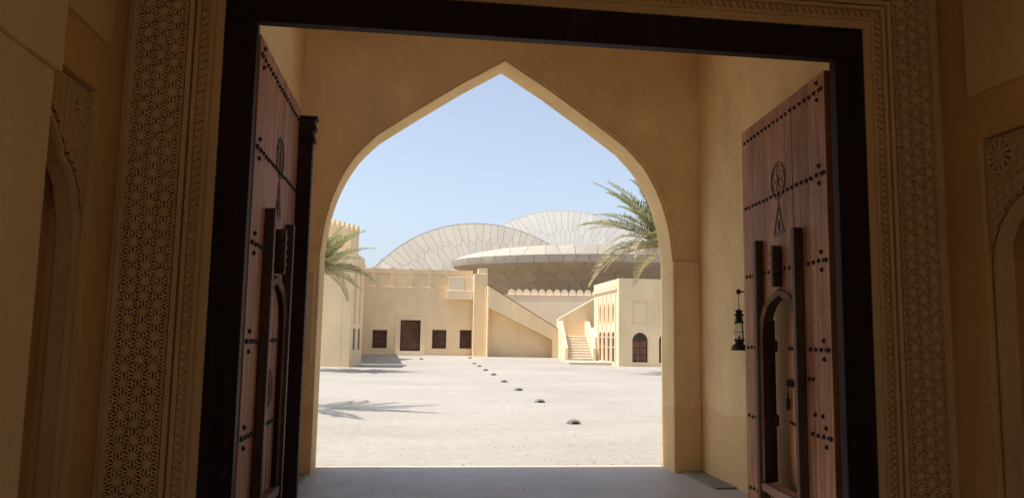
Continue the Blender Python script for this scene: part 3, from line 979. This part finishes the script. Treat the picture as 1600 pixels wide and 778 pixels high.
# ================================================================ COURTYARD: BACK BUILDING
GZ = 0.22
def wall_window(root, x0, z0, x1, z1, yf, rows=3, cols=5, lower_solid=True):
    """timber window set in an opening of a wall facing -Y"""
    w = bx('window', (x0 + 0.03, yf + 0.20, z0 + 0.03), (x1 - 0.03, yf + 0.24, z1 - 0.03), M['wood_far'], root)
    mb = MB()
    t = 0.06
    mb.box((x0 + 0.002, yf + 0.12, z0 + 0.002), (x0 + t, yf + 0.2, z1 - 0.002)); mb.box((x1 - t, yf + 0.12, z0 + 0.002), (x1 - 0.002, yf + 0.2, z1 - 0.002))
    mb.box((x0 + t + .001, yf + 0.12, z1 - t), (x1 - t - .001, yf + 0.2, z1 - 0.002)); mb.box((x0 + t + .001, yf + 0.12, z0 + 0.002), (x1 - t - .001, yf + 0.2, z0 + t))
    mb.build('frame', M['wood_far_light'], w)
    for i in range(1, rows):
        zc = z0 + (z1 - z0) * i / rows
        bx('rail', (x0 + t + .001, yf + 0.13, zc - 0.03), (x1 - t - .001, yf + 0.195, zc + 0.03), M['wood_far_light'], w)
    for i in range(1, cols + 1):
        xc = x0 + t + (x1 - x0 - 2 * t) * i / (cols + 1)
        MB().tube([(xc, yf + 0.10, z0 + 0.06), (xc, yf + 0.10, z1 - 0.06)], 0.013, 5).build('bar', M['wood_far_light'], w)
    # light plaster edging
    mb = MB().strip(rect(x0, z0, x1, z1), [(-0.0, yf), (-0.0, yf - 0.02), (-0.08, yf - 0.02), (-0.08, yf)], xz, closed=True)
    mb.build('window_edging', M['plaster_trim'], root)

back = thing('palace_building', 'long two storey palace block with panelled parapet at the back', 'building', (0, 55.0, GZ))
YF = 55.0
ops = [(-2.76, 0.67, -1.74, 1.94), (1.41, 0.70, 2.41, 2.02), (3.36, 0.73, 4.20, 2.04)]
door = (-0.83, 0.52, 0.58, 2.67)
MB().plate(rect(-14, -0.1, 5.0, 4.97), [rect(a, b, c, d) for a, b, c, d in ops] + [rect(*door)], xz, YF, YF + 0.5).build('facade_wall', M['plaster_out'], back)
bx('interior_block', (-14, YF + 0.502, -0.1), (5.0, YF + 9, 4.9), M['plaster_out'], back)
bx('rear_wing', (-14, 64.2, -0.1), (40, 97, 4.3), plain('roof_membrane', (0.20, 0.15, 0.10), rough=0.9), back)  # unseen dark block added to cut light bounced up at the museum
for o in ops:
    wall_window(back, *o, YF)
# parapet: recessed panels between pilasters, stepped upper course
bx('parapet_wall', (-14, YF + 0.14, 4.972), (4.2, YF + 0.5, 6.28), M['plaster_out'], back)
bx('parapet_cap', (-14, YF + 0.06, 5.93), (3.1, YF + 0.139, 6.28), M['plaster_out'], back, 0.01)
for px in (-10.55, -9.26, -7.96, -6.66, -5.36, -4.06, -2.96, -1.67, -0.37, 0.94, 2.22):
    bx('pilaster', (px, YF - 0.0, 4.974), (px + 0.31, YF + 0.138, 6.36), M['plaster_out'], back, 0.01)
bx('parapet_ledge', (-14, YF - 0.03, 4.90), (2.3, YF - 0.001, 4.99), M['plaster_out'], back, 0.01)
# door with its pale carved surround and steps
MB().strip([(door[0], GZ), (door[0], door[3]), (door[2], door[3]), (door[2], GZ)],
           [(0.002, YF - 0.001), (0.002, YF - 0.05), (0.09, YF - 0.05), (0.10, YF - 0.03), (0.30, YF - 0.03), (0.31, YF - 0.06), (0.36, YF - 0.06), (0.36, YF - 0.001)], xz).build('door_surround', M['plaster_trim'], back)
mid = (door[0] + door[2]) / 2
for s, (x0, x1) in enumerate(((door[0] + 0.01, mid - 0.004), (mid + 0.004, door[2] - 0.01))):
    lf = bx('door_leaf', (x0, YF + 0.22, door[1] + 0.01), (x1, YF + 0.28, door[3] - 0.01), M['wood_far'], back, 0.005)
    for k in range(3):
        z0 = door[1] + 0.12 + k * 0.68
        bx('panel', (x0 + 0.09, YF + 0.195, z0), (x1 - 0.09, YF + 0.219, z0 + 0.56), M['wood_far'], lf, 0.01)
bx('astragal', (mid - 0.035, YF + 0.17, door[1] + 0.01), (mid + 0.035, YF + 0.215, door[3] - 0.02), M['wood_far_light'], back, 0.01)
MB().lathe([(0.05, 0), (0.05, 0.01), (0.03, 0.03), (0.0, 0.035)], (mid + 0.12, YF + 0.21, 1.6), 10, axis=Matrix.Rotation(math.pi / 2, 3, 'X')).build('door_knocker', M['grey_metal'], back)
for k in range(2):
    bx('step', (-1.25 + 0.15 * k, YF - 0.75 + 0.36 * k, 0.0), (0.98 - 0.1 * k, YF - 0.062, GZ + 0.13 * (k + 1)), M['stone'], back, 0.01)
# balcony
bal = bx('balcony', (2.32, YF - 0.55, 4.18), (4.19, YF - 0.001, 4.80), M['plaster_white'], back, 0.02)
for x0, x1 in ((2.45, 3.52), (3.66, 4.19)):
    bx('balcony_panel', (x0, YF - 0.50, 4.802), (x1, YF - 0.36, 5.78), M['plaster_white'], back, 0.015)
bx('balcony_panel', (3.525, YF - 0.44, 4.802), (3.655, YF - 0.38, 5.70), M['plaster_out'], back)

# stair tower, sloped flanks and the landing stair
st = thing('court_staircase', 'tan stair block with sloping parapet walls and a short stair flight', 'staircase', (8, 52, GZ))
bx('tower', (4.22, 53.8, -0.05), (5.16, 55.4, 5.98), M['plaster_out'], st, 0.02)
bx('tower_cap', (4.50, 53.9, 5.982), (5.14, 54.7, 6.36), M['plaster_out'], st, 0.02)
YL = 52.6
fl = [(5.09, -0.05), (9.98, -0.05), (9.98, 2.20), (5.09, 5.08)]
MB().plate(fl, [[(5.16, 0.02), (9.60, 0.02), (9.60, 1.46), (5.16, 3.57)]], xz, YL, YL + 0.9).build('stair_flank', M['plaster_out'], st)
MB().strip([(5.09, 5.08), (9.98, 2.20)], [(-0.01, YL - 0.03), (-0.01, YL + 0.35), (0.04, YL + 0.35), (0.04, YL - 0.03)], xz).build('flank_coping', M['plaster_trim'], st)
MB().plate([(5.0, -0.05), (9.98, -0.05), (9.98, 2.1), (5.0, 5.0)], [], xz, YL + 0.902, YL + 1.2).build('recess_back', M['plaster_out'], st)
rf = [(9.985, -0.05), (14.2, -0.05), (14.2, 5.30), (12.83, 4.52), (9.985, 2.88)]
MB().plate(rf, [], xz, YL + 0.02, YL + 0.5).build('return_flank', M['plaster_out'], st)
for xj in (11.05, 11.95):
    bx('joint_fillet', (xj, YL + 0.004, 1.7), (xj + 0.03, YL + 0.019, 3.4), M['plaster_out'], st)
# plinth, steps, cheek walls
bx('plinth', (9.55, 46.6, -0.1), (12.235, 49.93, 0.15), M['stone'], st, 0.02)
SX0, SX1 = 10.16, 11.85
N = 9
for k in range(N):
    y0 = 50.0 + k * 0.26
    z1 = 0.15 + (k + 1) * (1.74 - 0.15) / N
    bx('step', (SX0, y0, -0.05), (SX1, (y0 + 0.259) if k < N - 1 else 52.61, z1), M['stone'], st, 0.055)
prof = [(49.94, -0.05), (49.94, 0.95), (51.75, 2.74), (52.6, 2.74), (52.6, -0.05)]
for x0, x1 in ((9.98, SX0 - 0.002), (SX1 + 0.002, 12.03)):
    MB().plate(prof, [], yz, x0, x1).build('cheek_wall', M['plaster_trim'], st, bevel=0.015)
MB().plate([(50.2, -0.05), (50.2, 1.70), (51.6, 2.34), (52.59, 2.34), (52.59, -0.05)], [], yz, 12.033, 12.236).build('side_block', M['plaster_trim'], st, bevel=0.015)

# bright screen wall with merlons above the stair
sw = thing('screen_wall', 'pale wall topped by rounded merlons above the stairs', 'wall', (10.8, 58, 0))
wa = rad(12)
wd_, wn_ = Vector((math.cos(wa), -math.sin(wa), 0)), Vector((math.sin(wa), math.cos(wa), 0))   # along the wall, into the wall
def swf(u, v, d): return Vector((10.8, 58, 0)) + wd_ * u + wn_ * d + Vector((0, 0, v))
MB().plate(rect(-3.95, -0.1, 4.5, 4.79), [], swf, 0, 0.4).build('wall', M['plaster_white'], sw)
MB().plate(rect(-3.95, 4.792, 4.5, 4.84), [], swf, -0.04, 0.42).build('coping', M['plaster_trim'], sw, bevel=0.01)
mer = [(-0.265, 0), (-0.265, 0.20), (-0.235, 0.29), (-0.17, 0.36), (-0.08, 0.41), (0.0, 0.46), (0.08, 0.41), (0.17, 0.36), (0.235, 0.29), (0.265, 0.20), (0.265, 0)]
mm = MB().plate(mer, [], lambda u, v, d: wd_ * u + wn_ * d + Vector((0, 0, v)), 0, 0.25).mesh('merlon', M['plaster_white'])
for k in range(13):
    link_mesh('merlon', mm, sw, swf(-3.40 + k * 0.585, 4.841, 0.06))

# ================================================================ RIGHT BUILDING
rb = thing('arcade_building', 'tan arcade block with niches and arched timber doors on the right', 'building', (14, 46, 0))
RX, RY = 12.24, 45.0
def round_arch(xc, hw, z0, zs, seg=10):
    return [(xc - hw, z0), (xc + hw, z0)] + [(xc + hw * math.cos(math.pi * k / seg), zs + hw * math.sin(math.pi * k / seg)) for k in range(seg + 1)]
def ogee(xc, hw, z0, zs, zt):
    r = [(hw, zs), (hw * 0.92, zs + (zt - zs) * 0.35), (hw * 0.55, zs + (zt - zs) * 0.62), (hw * 0.2, zs + (zt - zs) * 0.8), (0, zt)]
    return [(xc - hw, z0), (xc + hw, z0)] + [(xc + a, b) for a, b in r] + [(xc - a, b) for a, b in reversed(r[:-1])]
dz0, dzs = 0.22, 1.50
doors = [13.555, 15.20]
MB().plate(rect(RX, -0.1, 20, 5.22), [round_arch(c, 0.49, dz0, dzs) for c in doors] + [rect(c - 0.50, 2.48, c + 0.50, 3.88) for c in doors], xz, RY, RY + 0.45).build('front_wall', M['plaster_out'], rb)
bx('front_core', (RX + 0.5, RY + 0.50, -0.1), (20, 51.0, 5.18), M['plaster_out'], rb)
for c in doors:
    bx('wall_niche_back', (c - 0.52, RY + 0.07, 2.46), (c + 0.52, RY + 0.10, 3.90), M['plaster_out'], rb)
    dd = MB().plate(round_arch(c, 0.48, dz0 + 0.01, dzs), [], xz, RY + 0.20, RY + 0.25).build('arched_door', M['wood_far'], rb)
    for r in range(3):
        for k in range(4):
            x0 = c - 0.42 + k * 0.215
            bx('panel', (x0, RY + 0.175, dz0 + 0.07 + r * 0.405), (x0 + 0.19, RY + 0.199, dz0 + 0.42 + r * 0.405), M['wood_arched'], dd, 0.008)
    mb = MB()
    for k in range(1, 5):
        a = math.pi * k / 5
        mb.tube([(c + 0.09 * math.cos(a), RY + 0.185, dzs + 0.09 * math.sin(a)), (c + 0.46 * math.cos(a), RY + 0.185, dzs + 0.46 * math.sin(a))], 0.016, 5)
    mb.build('fanlight_bar', M['wood_arched'], dd)
    MB().plate([(c + 0.44 * math.cos(math.pi * k / 12), dzs + 0.02 + 0.42 * math.sin(math.pi * k / 12)) for k in range(13)], [], xz, RY + 0.19, RY + 0.198).build('fanlight', M['glass_dark'], dd)
    bx('door_rail', (c - 0.48, RY + 0.165, dzs - 0.03), (c + 0.48, RY + 0.199, dzs + 0.03), M['wood_far_light'], dd)
    bx('door_sill', (c - 0.56, RY - 0.05, dz0 - 0.06), (c + 0.56, RY + 0.18, dz0 - 0.002), M['plaster_trim'], rb, 0.01)
# left face with four bays
bays = [46.35, 47.45, 48.55, 49.65]
MB().plate(rect(RY + 0.452, -0.1, 51.4, 4.75), [round_arch(b, 0.33, 0.20, 1.72) for b in bays] + [ogee(b, 0.25, 2.55, 3.35, 3.95) for b in bays], yz, RX, RX + 0.42).build('arcade_wall', M['plaster_trim'], rb)
bx('arcade_core', (RX + 0.425, RY + 0.46, 2.2), (RX + 0.49, 51.4, 4.7), M['plaster_out'], rb)
for b in bays:
    w = MB().plate(round_arch(b, 0.325, 0.21, 1.72), [], yz, RX + 0.07, RX + 0.11).build('arcade_door', M['wood_far'], rb)
    bx('door_rail', (RX + 0.045, b - 0.32, 1.66), (RX + 0.069, b + 0.32, 1.73), M['plaster_trim'], w)
    bx('door_rail', (RX + 0.045, b - 0.32, 1.05), (RX + 0.069, b + 0.32, 1.10), M['plaster_trim'], w)
    bx('door_stile', (RX + 0.04, b - 0.025, 0.22), (RX + 0.072, b + 0.025, 2.03), M['wood_far_light'], w)
for b in (45.80, 46.90, 48.0, 49.1, 50.2):
    bx('bay_strip', (RX - 0.05, b - 0.09, 0.151), (RX - 0.001, b + 0.09, 4.36), M['plaster_trim'], rb, 0.01)
bx('arcade_cornice', (RX - 0.09, RY + 0.46, 4.55), (RX - 0.002, 51.4, 4.68), M['plaster_trim'], rb, 0.02)
bx('arcade_parapet', (RX - 0.02, RY + 0.453, 4.752), (RX + 0.3, 51.4, 5.20), M['plaster_trim'], rb, 0.015)

# ================================================================ LEFT BUILDING AND TOWER
lb = thing('corner_building', 'tan block on the left with tall recessed window bays', 'building', (-5, 40, 0))
c0, c1 = Vector((-3.05, 39.0, 0)), Vector((-2.72, 43.2, 0))
ld = (c1 - c0).normalized(); ln = Vector((-ld.y, ld.x, 0))          # into the block
Lw = (c1 - c0).length
def lf(u, v, d): return c0 + ld * u + ln * d + Vector((0, 0, v))
holes = [rect(u - 0.36, 0.80, u + 0.36, 1.90) for u in (1.30, 2.95)] + [rect(u - 0.36, 2.15, u + 0.36, 4.9) for u in (1.30, 2.95)]
MB().plate(rect(0, -0.1, Lw, 5.75), holes, lf, 0, 0.42).build('side_wall', M['plaster_out'], lb)
MB().add([lf(0.0, -0.1, 0.43), lf(Lw, -0.1, 0.43), lf(Lw, -0.1, 9), lf(0.0, -0.1, 9), lf(0.0, 5.75, 0.43), lf(Lw, 5.75, 0.43), lf(Lw, 5.75, 9), lf(0.0, 5.75, 9)],
         [(0, 1, 2, 3), (4, 5, 6, 7), (0, 1, 5, 4), (1, 2, 6, 5), (2, 3, 7, 6), (3, 0, 4, 7)]).build('main_block', M['plaster_out'], lb)
for u in (1.30, 2.95):
    MB().plate(rect(u - 0.37, 2.14, u + 0.37, 4.91), [], lf, 0.13, 0.17).build('bay_back', M['plaster_out'], lb)
    w = MB().plate(rect(u - 0.355, 0.805, u + 0.355, 1.895), [], lf, 0.06, 0.10).build('window', M['wood_far'], lb)
    for k in range(4):
        MB().plate(rect(u - 0.26 + k * 0.17, 0.81, u - 0.23 + k * 0.17, 1.89), [], lf, 0.03, 0.05).build('bar', M['wood_far_light'], w)
    for zc in (1.16, 1.54):
        MB().plate(rect(u - 0.35, zc - 0.02, u + 0.35, zc + 0.02), [], lf, 0.025, 0.059).build('rail', M['wood_far_light'], w)
    MB().strip(rect(u - 0.36, 0.80, u + 0.36, 1.90), [(0, 0.0), (0, -0.02), (-0.07, -0.02), (-0.07, 0.0)], lf, closed=True).build('window_edging', M['plaster_trim'], lb)
MB().plate([(0, 5.3), (Lw, 5.3), (Lw, 5.42), (0, 5.42)], [], lf, -0.06, -0.001).build('cornice', M['plaster_out'], lb)

tw = thing('corner_tower', 'tall plain tan tower with toothed parapet rising on the far left', 'tower', (-5, 48, 0))
t0 = Vector((-5.6, 45.2, 0)); t1 = Vector((-3.52, 49.2, 0))
td = (t1 - t0).normalized(); tn = Vector((-td.y, td.x, 0)); TL = (t1 - t0).length
def tf(u, v, d): return t0 + td * u + tn * d + Vector((0, 0, v))
MB().plate(rect(0, -0.1, TL, 8.05), [], tf, 0, 7).build('tower_block', M['plaster_out'], tw)
tooth = MB().plate([(-0.20, 0), (0.20, 0), (0.20, 0.17), (0.11, 0.17), (0.11, 0.36), (-0.11, 0.36), (-0.11, 0.17), (-0.20, 0.17)], [], lambda u, v, d: td * u + tn * d + Vector((0, 0, v)), 0.0, 0.3).mesh('merlon', M['plaster_out'])
k = 0.15
while k < TL:
    link_mesh('merlon', tooth, tw, tf(k, 8.052, 0.0))
    k += 0.53
low = thing('link_wall', 'low sloped tan wall joining the corner tower to the palace parapet', 'wall', (-4, 50, 0))
MB().plate([(44.0, -0.1), (54.9, -0.1), (54.9, 6.0), (50.5, 6.45), (44.0, 7.0)], [], yz, -4.6, -3.60).build('wall', M['plaster_out'], low)

# ================================================================ GROUND LIGHTS
def uplight_meshes():
    dome = MB()
    R, Hh = 0.135, 0.088
    prof = [(R, 0.0), (R * 0.97, 0.018), (R * 0.86, 0.045), (R * 0.62, 0.068), (R * 0.3, 0.082), (0.0, Hh)]
    dome.lathe(prof, (0, 0, 0), 20)
    slot = MB().box((-0.056, -0.134, 0.014), (0.056, -0.085, 0.052))
    flange = MB().lathe([(0.15, 0.0), (0.15, 0.006), (0.12, 0.008), (0.12, 0.0)], (0, 0, 0), 20)
    return dome.mesh('dome', M['grey_metal'], smooth=True), slot.mesh('slot', M['dark_slot']), flange.mesh('flange', M['grey_metal'])
UM = uplight_meshes()
words = ['nearest the archway', 'second from the archway', 'third from the archway', 'fourth from the archway', 'fifth from the archway', 'sixth from the archway',
         'seventh from the archway', 'eighth from the archway', 'farthest down the row']
lights = [((3.11 + 0.085 * k, 14.67 + 4.48 * k), 'dome ground light in the courtyard row, ' + words[k]) for k in range(9)]
lights += [((-3.15, 49.5), 'dome ground light near the first palace window'), ((0.62, 49.0), 'dome ground light in front of the palace door')]
for (x, y), lab in lights:
    w = 0.012 * (math.sin(x * 0.7 + y * 0.31) + math.sin(y * 0.83 - x * 0.2)) if 12 < y < 50 else 0
    r = thing('ground_light', lab, 'ground light', (x, y, ground_z(x, y) + w - 0.004), 'dome ground lights in the courtyard')
    for nm, me in zip(('dome', 'slot', 'flange'), UM):
        link_mesh(nm, me, r, ORG[r.name])

# ================================================================ PALMS
def frond_mesh(seed, L, droop, name='frond'):
    rg = random.Random(seed)
    mb = MB()
    pts = []
    n = 16
    for i in range(n + 1):
        t = i / n
        ang = -droop * t ** 1.6
        pts.append((t, ang))
    P = [Vector((0, 0, 0))]
    for i in range(1, n + 1):
        a = pts[i][1]
        P.append(P[-1] + Vector((math.cos(a), 0, math.sin(a))) * L / n)
    mb.tube(P, [0.028 * (1 - 0.88 * i / n) * L / 3.5 for i in range(n + 1)], 5, 1)
    cnt = 46
    for i in range(cnt):
        t = 0.13 + 0.87 * i / (cnt - 1)
        f = t * n; k = min(int(f), n - 1)
        p = P[k].lerp(P[k + 1], f - k)
        d = (P[k + 1] - P[k]).normalized()
        nn = Vector((-d.z, 0, d.x))
        env = (0.55 + 0.45 * math.sin(math.pi * min(1, t * 1.15))) * (1 - 0.55 * t ** 3)
        for s in (-1, 1):
            ll = L * 0.19 * env * rg.uniform(0.8, 1.1)
            fwd = 0.55 + 0.55 * t + rg.uniform(-0.15, 0.15)
            dirv = (Vector((0, s, 0)) + d * fwd + nn * rg.uniform(0.15, 0.5)).normalized()
            w = 0.0085 * L * rg.uniform(0.8, 1.15)
            side = dirv.cross(nn).normalized() * w
            mid = p + dirv * ll * 0.5 + Vector((0, 0, -ll * 0.03))
            tip = p + dirv * ll + Vector((0, 0, -ll * rg.uniform(0.02, 0.14)))
            mb.add([p, mid + side, tip, mid - side], [(0, 1, 2), (0, 2, 3)])
    return mb
FR = {}
def palm(label, x, y, H, L, nfr, seed, lean=(0, 0)):
    rg = random.Random(seed)
    root = thing('palm_tree', label, 'palm tree', (x, y, 0), 'date palms in the courtyard')
    mb = MB()
    pts, rs = [], []
    for i in range(25):
        t = i / 24
        pts.append((x + lean[0] * t * t, y + lean[1] * t * t, -0.1 + (H + 0.1) * t))
        rs.append((0.21 - 0.05 * t) * (1.0 + 0.12 * (i % 2)) * (1.25 if t > 0.88 else 1))
    mb.tube(pts, rs, 10).build('trunk', M['trunk'], root)
    top = Vector((x + lean[0], y + lean[1], H))
    kinds = []
    for k in range(4):
        key = (round(L, 1), k)
        if key not in FR:
            dr = (0.45, 0.7, 0.9, 1.15)[k]
            mbf = frond_mesh(100 + k, L, dr)
            FR[key] = (mbf.mesh('frond', [M['frond'], M['frond_dry']], fix=False), mbf.mesh('frond', [M['frond_dry'], M['frond_dry']], fix=False))
        kinds.append(FR[key])
    for i in range(nfr):
        u = (i + 0.5) / nfr
        el = rad(80 - 82 * u ** 0.85) + rg.uniform(-0.1, 0.1)
        az = i * 2.39996 + rg.uniform(-0.2, 0.2)
        me = kinds[min(3, int(u * 3.2) + (rg.random() < 0.3))][1 if u > 0.62 and rg.random() < 0.7 else 0]
        o = link_mesh('frond', me, root, top + Vector((0.1 * math.cos(az), 0.1 * math.sin(az), 0.12 * (1 - u))))
        o.rotation_euler = (Matrix.Rotation(az, 4, 'Z') @ Matrix.Rotation(-el, 4, 'Y') @ Matrix.Rotation(rg.uniform(-0.5, 0.5), 4, 'X')).to_euler()
        s = rg.uniform(0.85, 1.08)
        o.scale = (s, s, s)
    return root
palm('date palm with ragged grey-green crown half hidden by the right jamb', 11.9, 35.0, 5.95, 4.3, 62, 5)
palm('date palm whose fronds reach in past the left jamb', -4.40, 35.2, 4.35, 2.6, 54, 9)
palm('near date palm behind the left jamb, seen by its shadow on the sand', -4.75, 17.6, 5.6, 2.6, 18, 21)

# ================================================================ MUSEUM OF INTERLOCKING DISCS
mus = thing('museum_building', 'huge pale building of interlocking curved discs behind the palace', 'museum', (18, 130, 0))

def voronoi(points, x0, y0, x1, y1, asp=1.0):
    out = []
    for i, p in enumerate(points):
        poly = [(x0, y0), (x1, y0), (x1, y1), (x0, y1)]
        near = sorted((q for q in points if q is not p), key=lambda q: (q[0] - p[0]) ** 2 + (q[1] - p[1]) ** 2)[:22]
        for q in near:
            mx, my = (p[0] + q[0]) / 2, (p[1] + q[1]) / 2
            poly = clip(poly, mx, my, q[0] - p[0], q[1] - p[1])
            if len(poly) < 3: break
        if len(poly) >= 3: out.append(poly)
    return out

def panels(surf, u0, u1, v0, v1, cu, cv, parent, mat, seed, gap=0.055, thick=0.16, maxn=400, jit=0.30):
    """tile surf(u, v) -> (point, normal); u, v in metres along the surface; elongated cells (cu x cv)"""
    rg = random.Random(seed)
    k = cu / cv
    pts = []
    nu, nv = max(1, round((u1 - u0) / cu)), max(1, round((v1 - v0) / cv))
    for j in range(nv):
        for i in range(nu):
            uu = u0 + (i + 0.5 + (0.25 if j % 2 else -0.25) + rg.uniform(-jit, jit)) * (u1 - u0) / nu
            vv = (v0 + (j + 0.5 + rg.uniform(-jit, jit) * 0.9) * (v1 - v0) / nv) * k
            pts.append((uu, vv))
    for cell in voronoi(pts, u0, v0 * k, u1, v1 * k):
        c2 = inset([(p[0], p[1] / k) for p in cell], gap / 2)
        if len(c2) < 3: continue
        fine = []
        for a, b in zip(c2, c2[1:] + c2[:1]):
            n = max(1, int(math.hypot(b[0] - a[0], b[1] - a[1]) / 1.6))
            fine += [(a[0] + (b[0] - a[0]) * t / n, a[1] + (b[1] - a[1]) * t / n) for t in range(n)]
        cx = sum(p[0] for p in fine) / len(fine); cy = sum(p[1] for p in fine) / len(fine)
        n = len(fine)
        top = [surf(*p) for p in fine]
        cc = surf(cx, cy)
        vs = [cc[0]] + [t[0] for t in top] + [t[0] - t[1] * thick for t in top]
        fs = [(0, 1 + i, 1 + (i + 1) % n) for i in range(n)] + [(1 + i, 1 + n + i, 1 + n + (i + 1) % n, 1 + (i + 1) % n) for i in range(n)]
        mb = MB(); mb.add(vs, fs)
        mb.build('panel', mat, parent, fix=False)

def lens_disc(center, normal, R, bulge, mat, seed, arc, r_in, cu, cv, rim=0.35):
    center = Vector(center); n = Vector(normal).normalized()
    xa = Vector((0, 0, 1)).cross(n).normalized()
    if xa.x < 0: xa = -xa
    ya = n.cross(xa)
    if ya.z < 0: ya = -ya
    def P(r, th, h): return center + (xa * math.cos(th) + ya * math.sin(th)) * r + n * h
    def dome(r): return bulge * (1 - (r / R) ** 2)
    shell = MB()
    seg, nr = 96, 10
    for side in (1, -1):
        vs = [P(0, 0, side * (dome(0)) - 0.15)]
        for j in range(1, nr + 1):
            r = (R - 0.1) * j / nr
            for i in range(seg):
                vs.append(P(r, 2 * math.pi * i / seg, side * dome(r) - 0.15))
        fs = [(0, 1 + i, 1 + (i + 1) % seg) for i in range(seg)]
        for j in range(nr - 1):
            for i in range(seg):
                i2 = (i + 1) % seg
                fs.append((1 + j * seg + i, 1 + j * seg + i2, 1 + (j + 1) * seg + i2, 1 + (j + 1) * seg + i))
        shell.add(vs, fs)
    d = shell.build('disc', M['panel_joint'], mus, smooth=False, fix=False)
    # rim band
    rm = MB(); vs = []
    for i in range(seg):
        th = 2 * math.pi * i / seg
        vs += [P(R - 0.0, th, 0.02), P(R + rim * 0.5, th, 0.02), P(R + rim * 0.5, th, -0.75), P(R - 0.02, th, -0.9)]
    fs = []
    for i in range(seg):
        a, b = 4 * i, 4 * ((i + 1) % seg)
        fs += [(a + k, a + k + 1, b + k + 1, b + k) for k in range(3)]
    rm.add(vs, fs).build('rim', M['panel_white'], d, fix=False)
    def surf(u, v):
        th = u / R; r = v
        e = n + (xa * math.cos(th) + ya * math.sin(th)) * (2 * bulge * r / R ** 2)
        return P(r, th, dome(r)), e.normalized()
    panels(surf, rad(arc[0]) * R, rad(arc[1]) * R, r_in, R, cu, cv, d, mat, seed)
    return d

dA = lens_disc((12.9, 136, 0.3), (0.06, -0.92, 0.34), 24.0, 1.8, M['panel'], 4, (18, 166), 12.0, 1.5, 4.4)
dB = lens_disc((30.4, 152, 10.0), (-0.10, -0.85, 0.48), 21.8, 1.8, M['panel_white'], 8, (35, 150), 9.5, 1.5, 5.2)
dE = lens_disc((-13.9, 150, 7.0), (-0.77, -0.10, 0.63), 12.0, 0.3, M['panel_white'], 12, (60, 120), 8.0, 3.0, 4.0)

# big horizontal lens in front, seen from below
CC = Vector((27.9, 124.0, 14.1)); CR = 22.0
tilt = Matrix.Rotation(rad(2.6), 3, 'X') @ Matrix.Rotation(rad(-1.2), 3, 'Y')
prof = [(0.0, 1.45), (12, 1.42), (21.3, 1.38), (22.0, 0.0), (21.75, -1.05), (20.6, -1.5), (17.5, -2.7), (14.5, -4.6), (11.5, -7.2), (9.0, -10.2), (8.0, -14.3)]
def lip(th):
    """the upper fascia tapers to a blade at the left end"""
    t = min(1, max(0, (math.degrees(th) % 360 - 172) / 75))
    return 0.06 + 0.94 * t * t * (3 - 2 * t) if math.degrees(th) % 360 > 172 else 0.06
def cpt(r, z, th): return CC + tilt @ Vector((r * math.cos(th), r * math.sin(th), z * lip(th) if z > 0 else z))
seg = 96
sh = MB(); vs = []
for r, z in prof:
    zz = z; rr = max(0.001, r - (0.15 if r > 5 else 0.0))
    vs += [cpt(rr, zz, 2 * math.pi * i / seg) for i in range(seg)]
fs = [(j * seg + i, j * seg + (i + 1) % seg, (j + 1) * seg + (i + 1) % seg, (j + 1) * seg + i) for j in range(len(prof) - 1) for i in range(seg)]
dC = sh.add(vs, fs).build('disc', M['panel_joint'], mus, fix=False)
def zone(sub):
    ln = [0.0]
    for a, b in zip(sub, sub[1:]): ln.append(ln[-1] + math.hypot(b[0] - a[0], b[1] - a[1]))
    def surf(u, v):
        th = u / CR
        v = min(max(v, 0), ln[-1] - 1e-6)
        k = 0
        while k < len(sub) - 2 and v > ln[k + 1]: k += 1
        t = (v - ln[k]) / (ln[k + 1] - ln[k])
        r = sub[k][0] + (sub[k + 1][0] - sub[k][0]) * t; z = sub[k][1] + (sub[k + 1][1] - sub[k][1]) * t
        dr, dz = sub[k + 1][0] - sub[k][0], sub[k + 1][1] - sub[k][1]
        nr, nz = -dz, dr
        if nz * (1 if z > 0.01 else -1) < 0 or (abs(nz) < 1e-6): nr, nz = -nr, -nz
        nn = tilt @ Vector((nr * math.cos(th), nr * math.sin(th), nz)).normalized()
        return cpt(r, z, th), nn
    return surf, ln[-1]
sf, L_ = zone(prof[2:4])
panels(sf, rad(176) * CR, rad(330) * CR, 0.0, L_, 2.6, L_, dC, M['panel'], 21, gap=0.06)
sf, L_ = zone(prof[3:5])
panels(sf, rad(170) * CR, rad(330) * CR, 0.0, L_, 2.2, L_, dC, M['panel'], 22, gap=0.06)
sf, L_ = zone(prof[4:10])
panels(sf, rad(170) * CR, rad(330) * CR, 0.0, L_, 3.4, 3.4, dC, M['panel'], 23, gap=0.085)
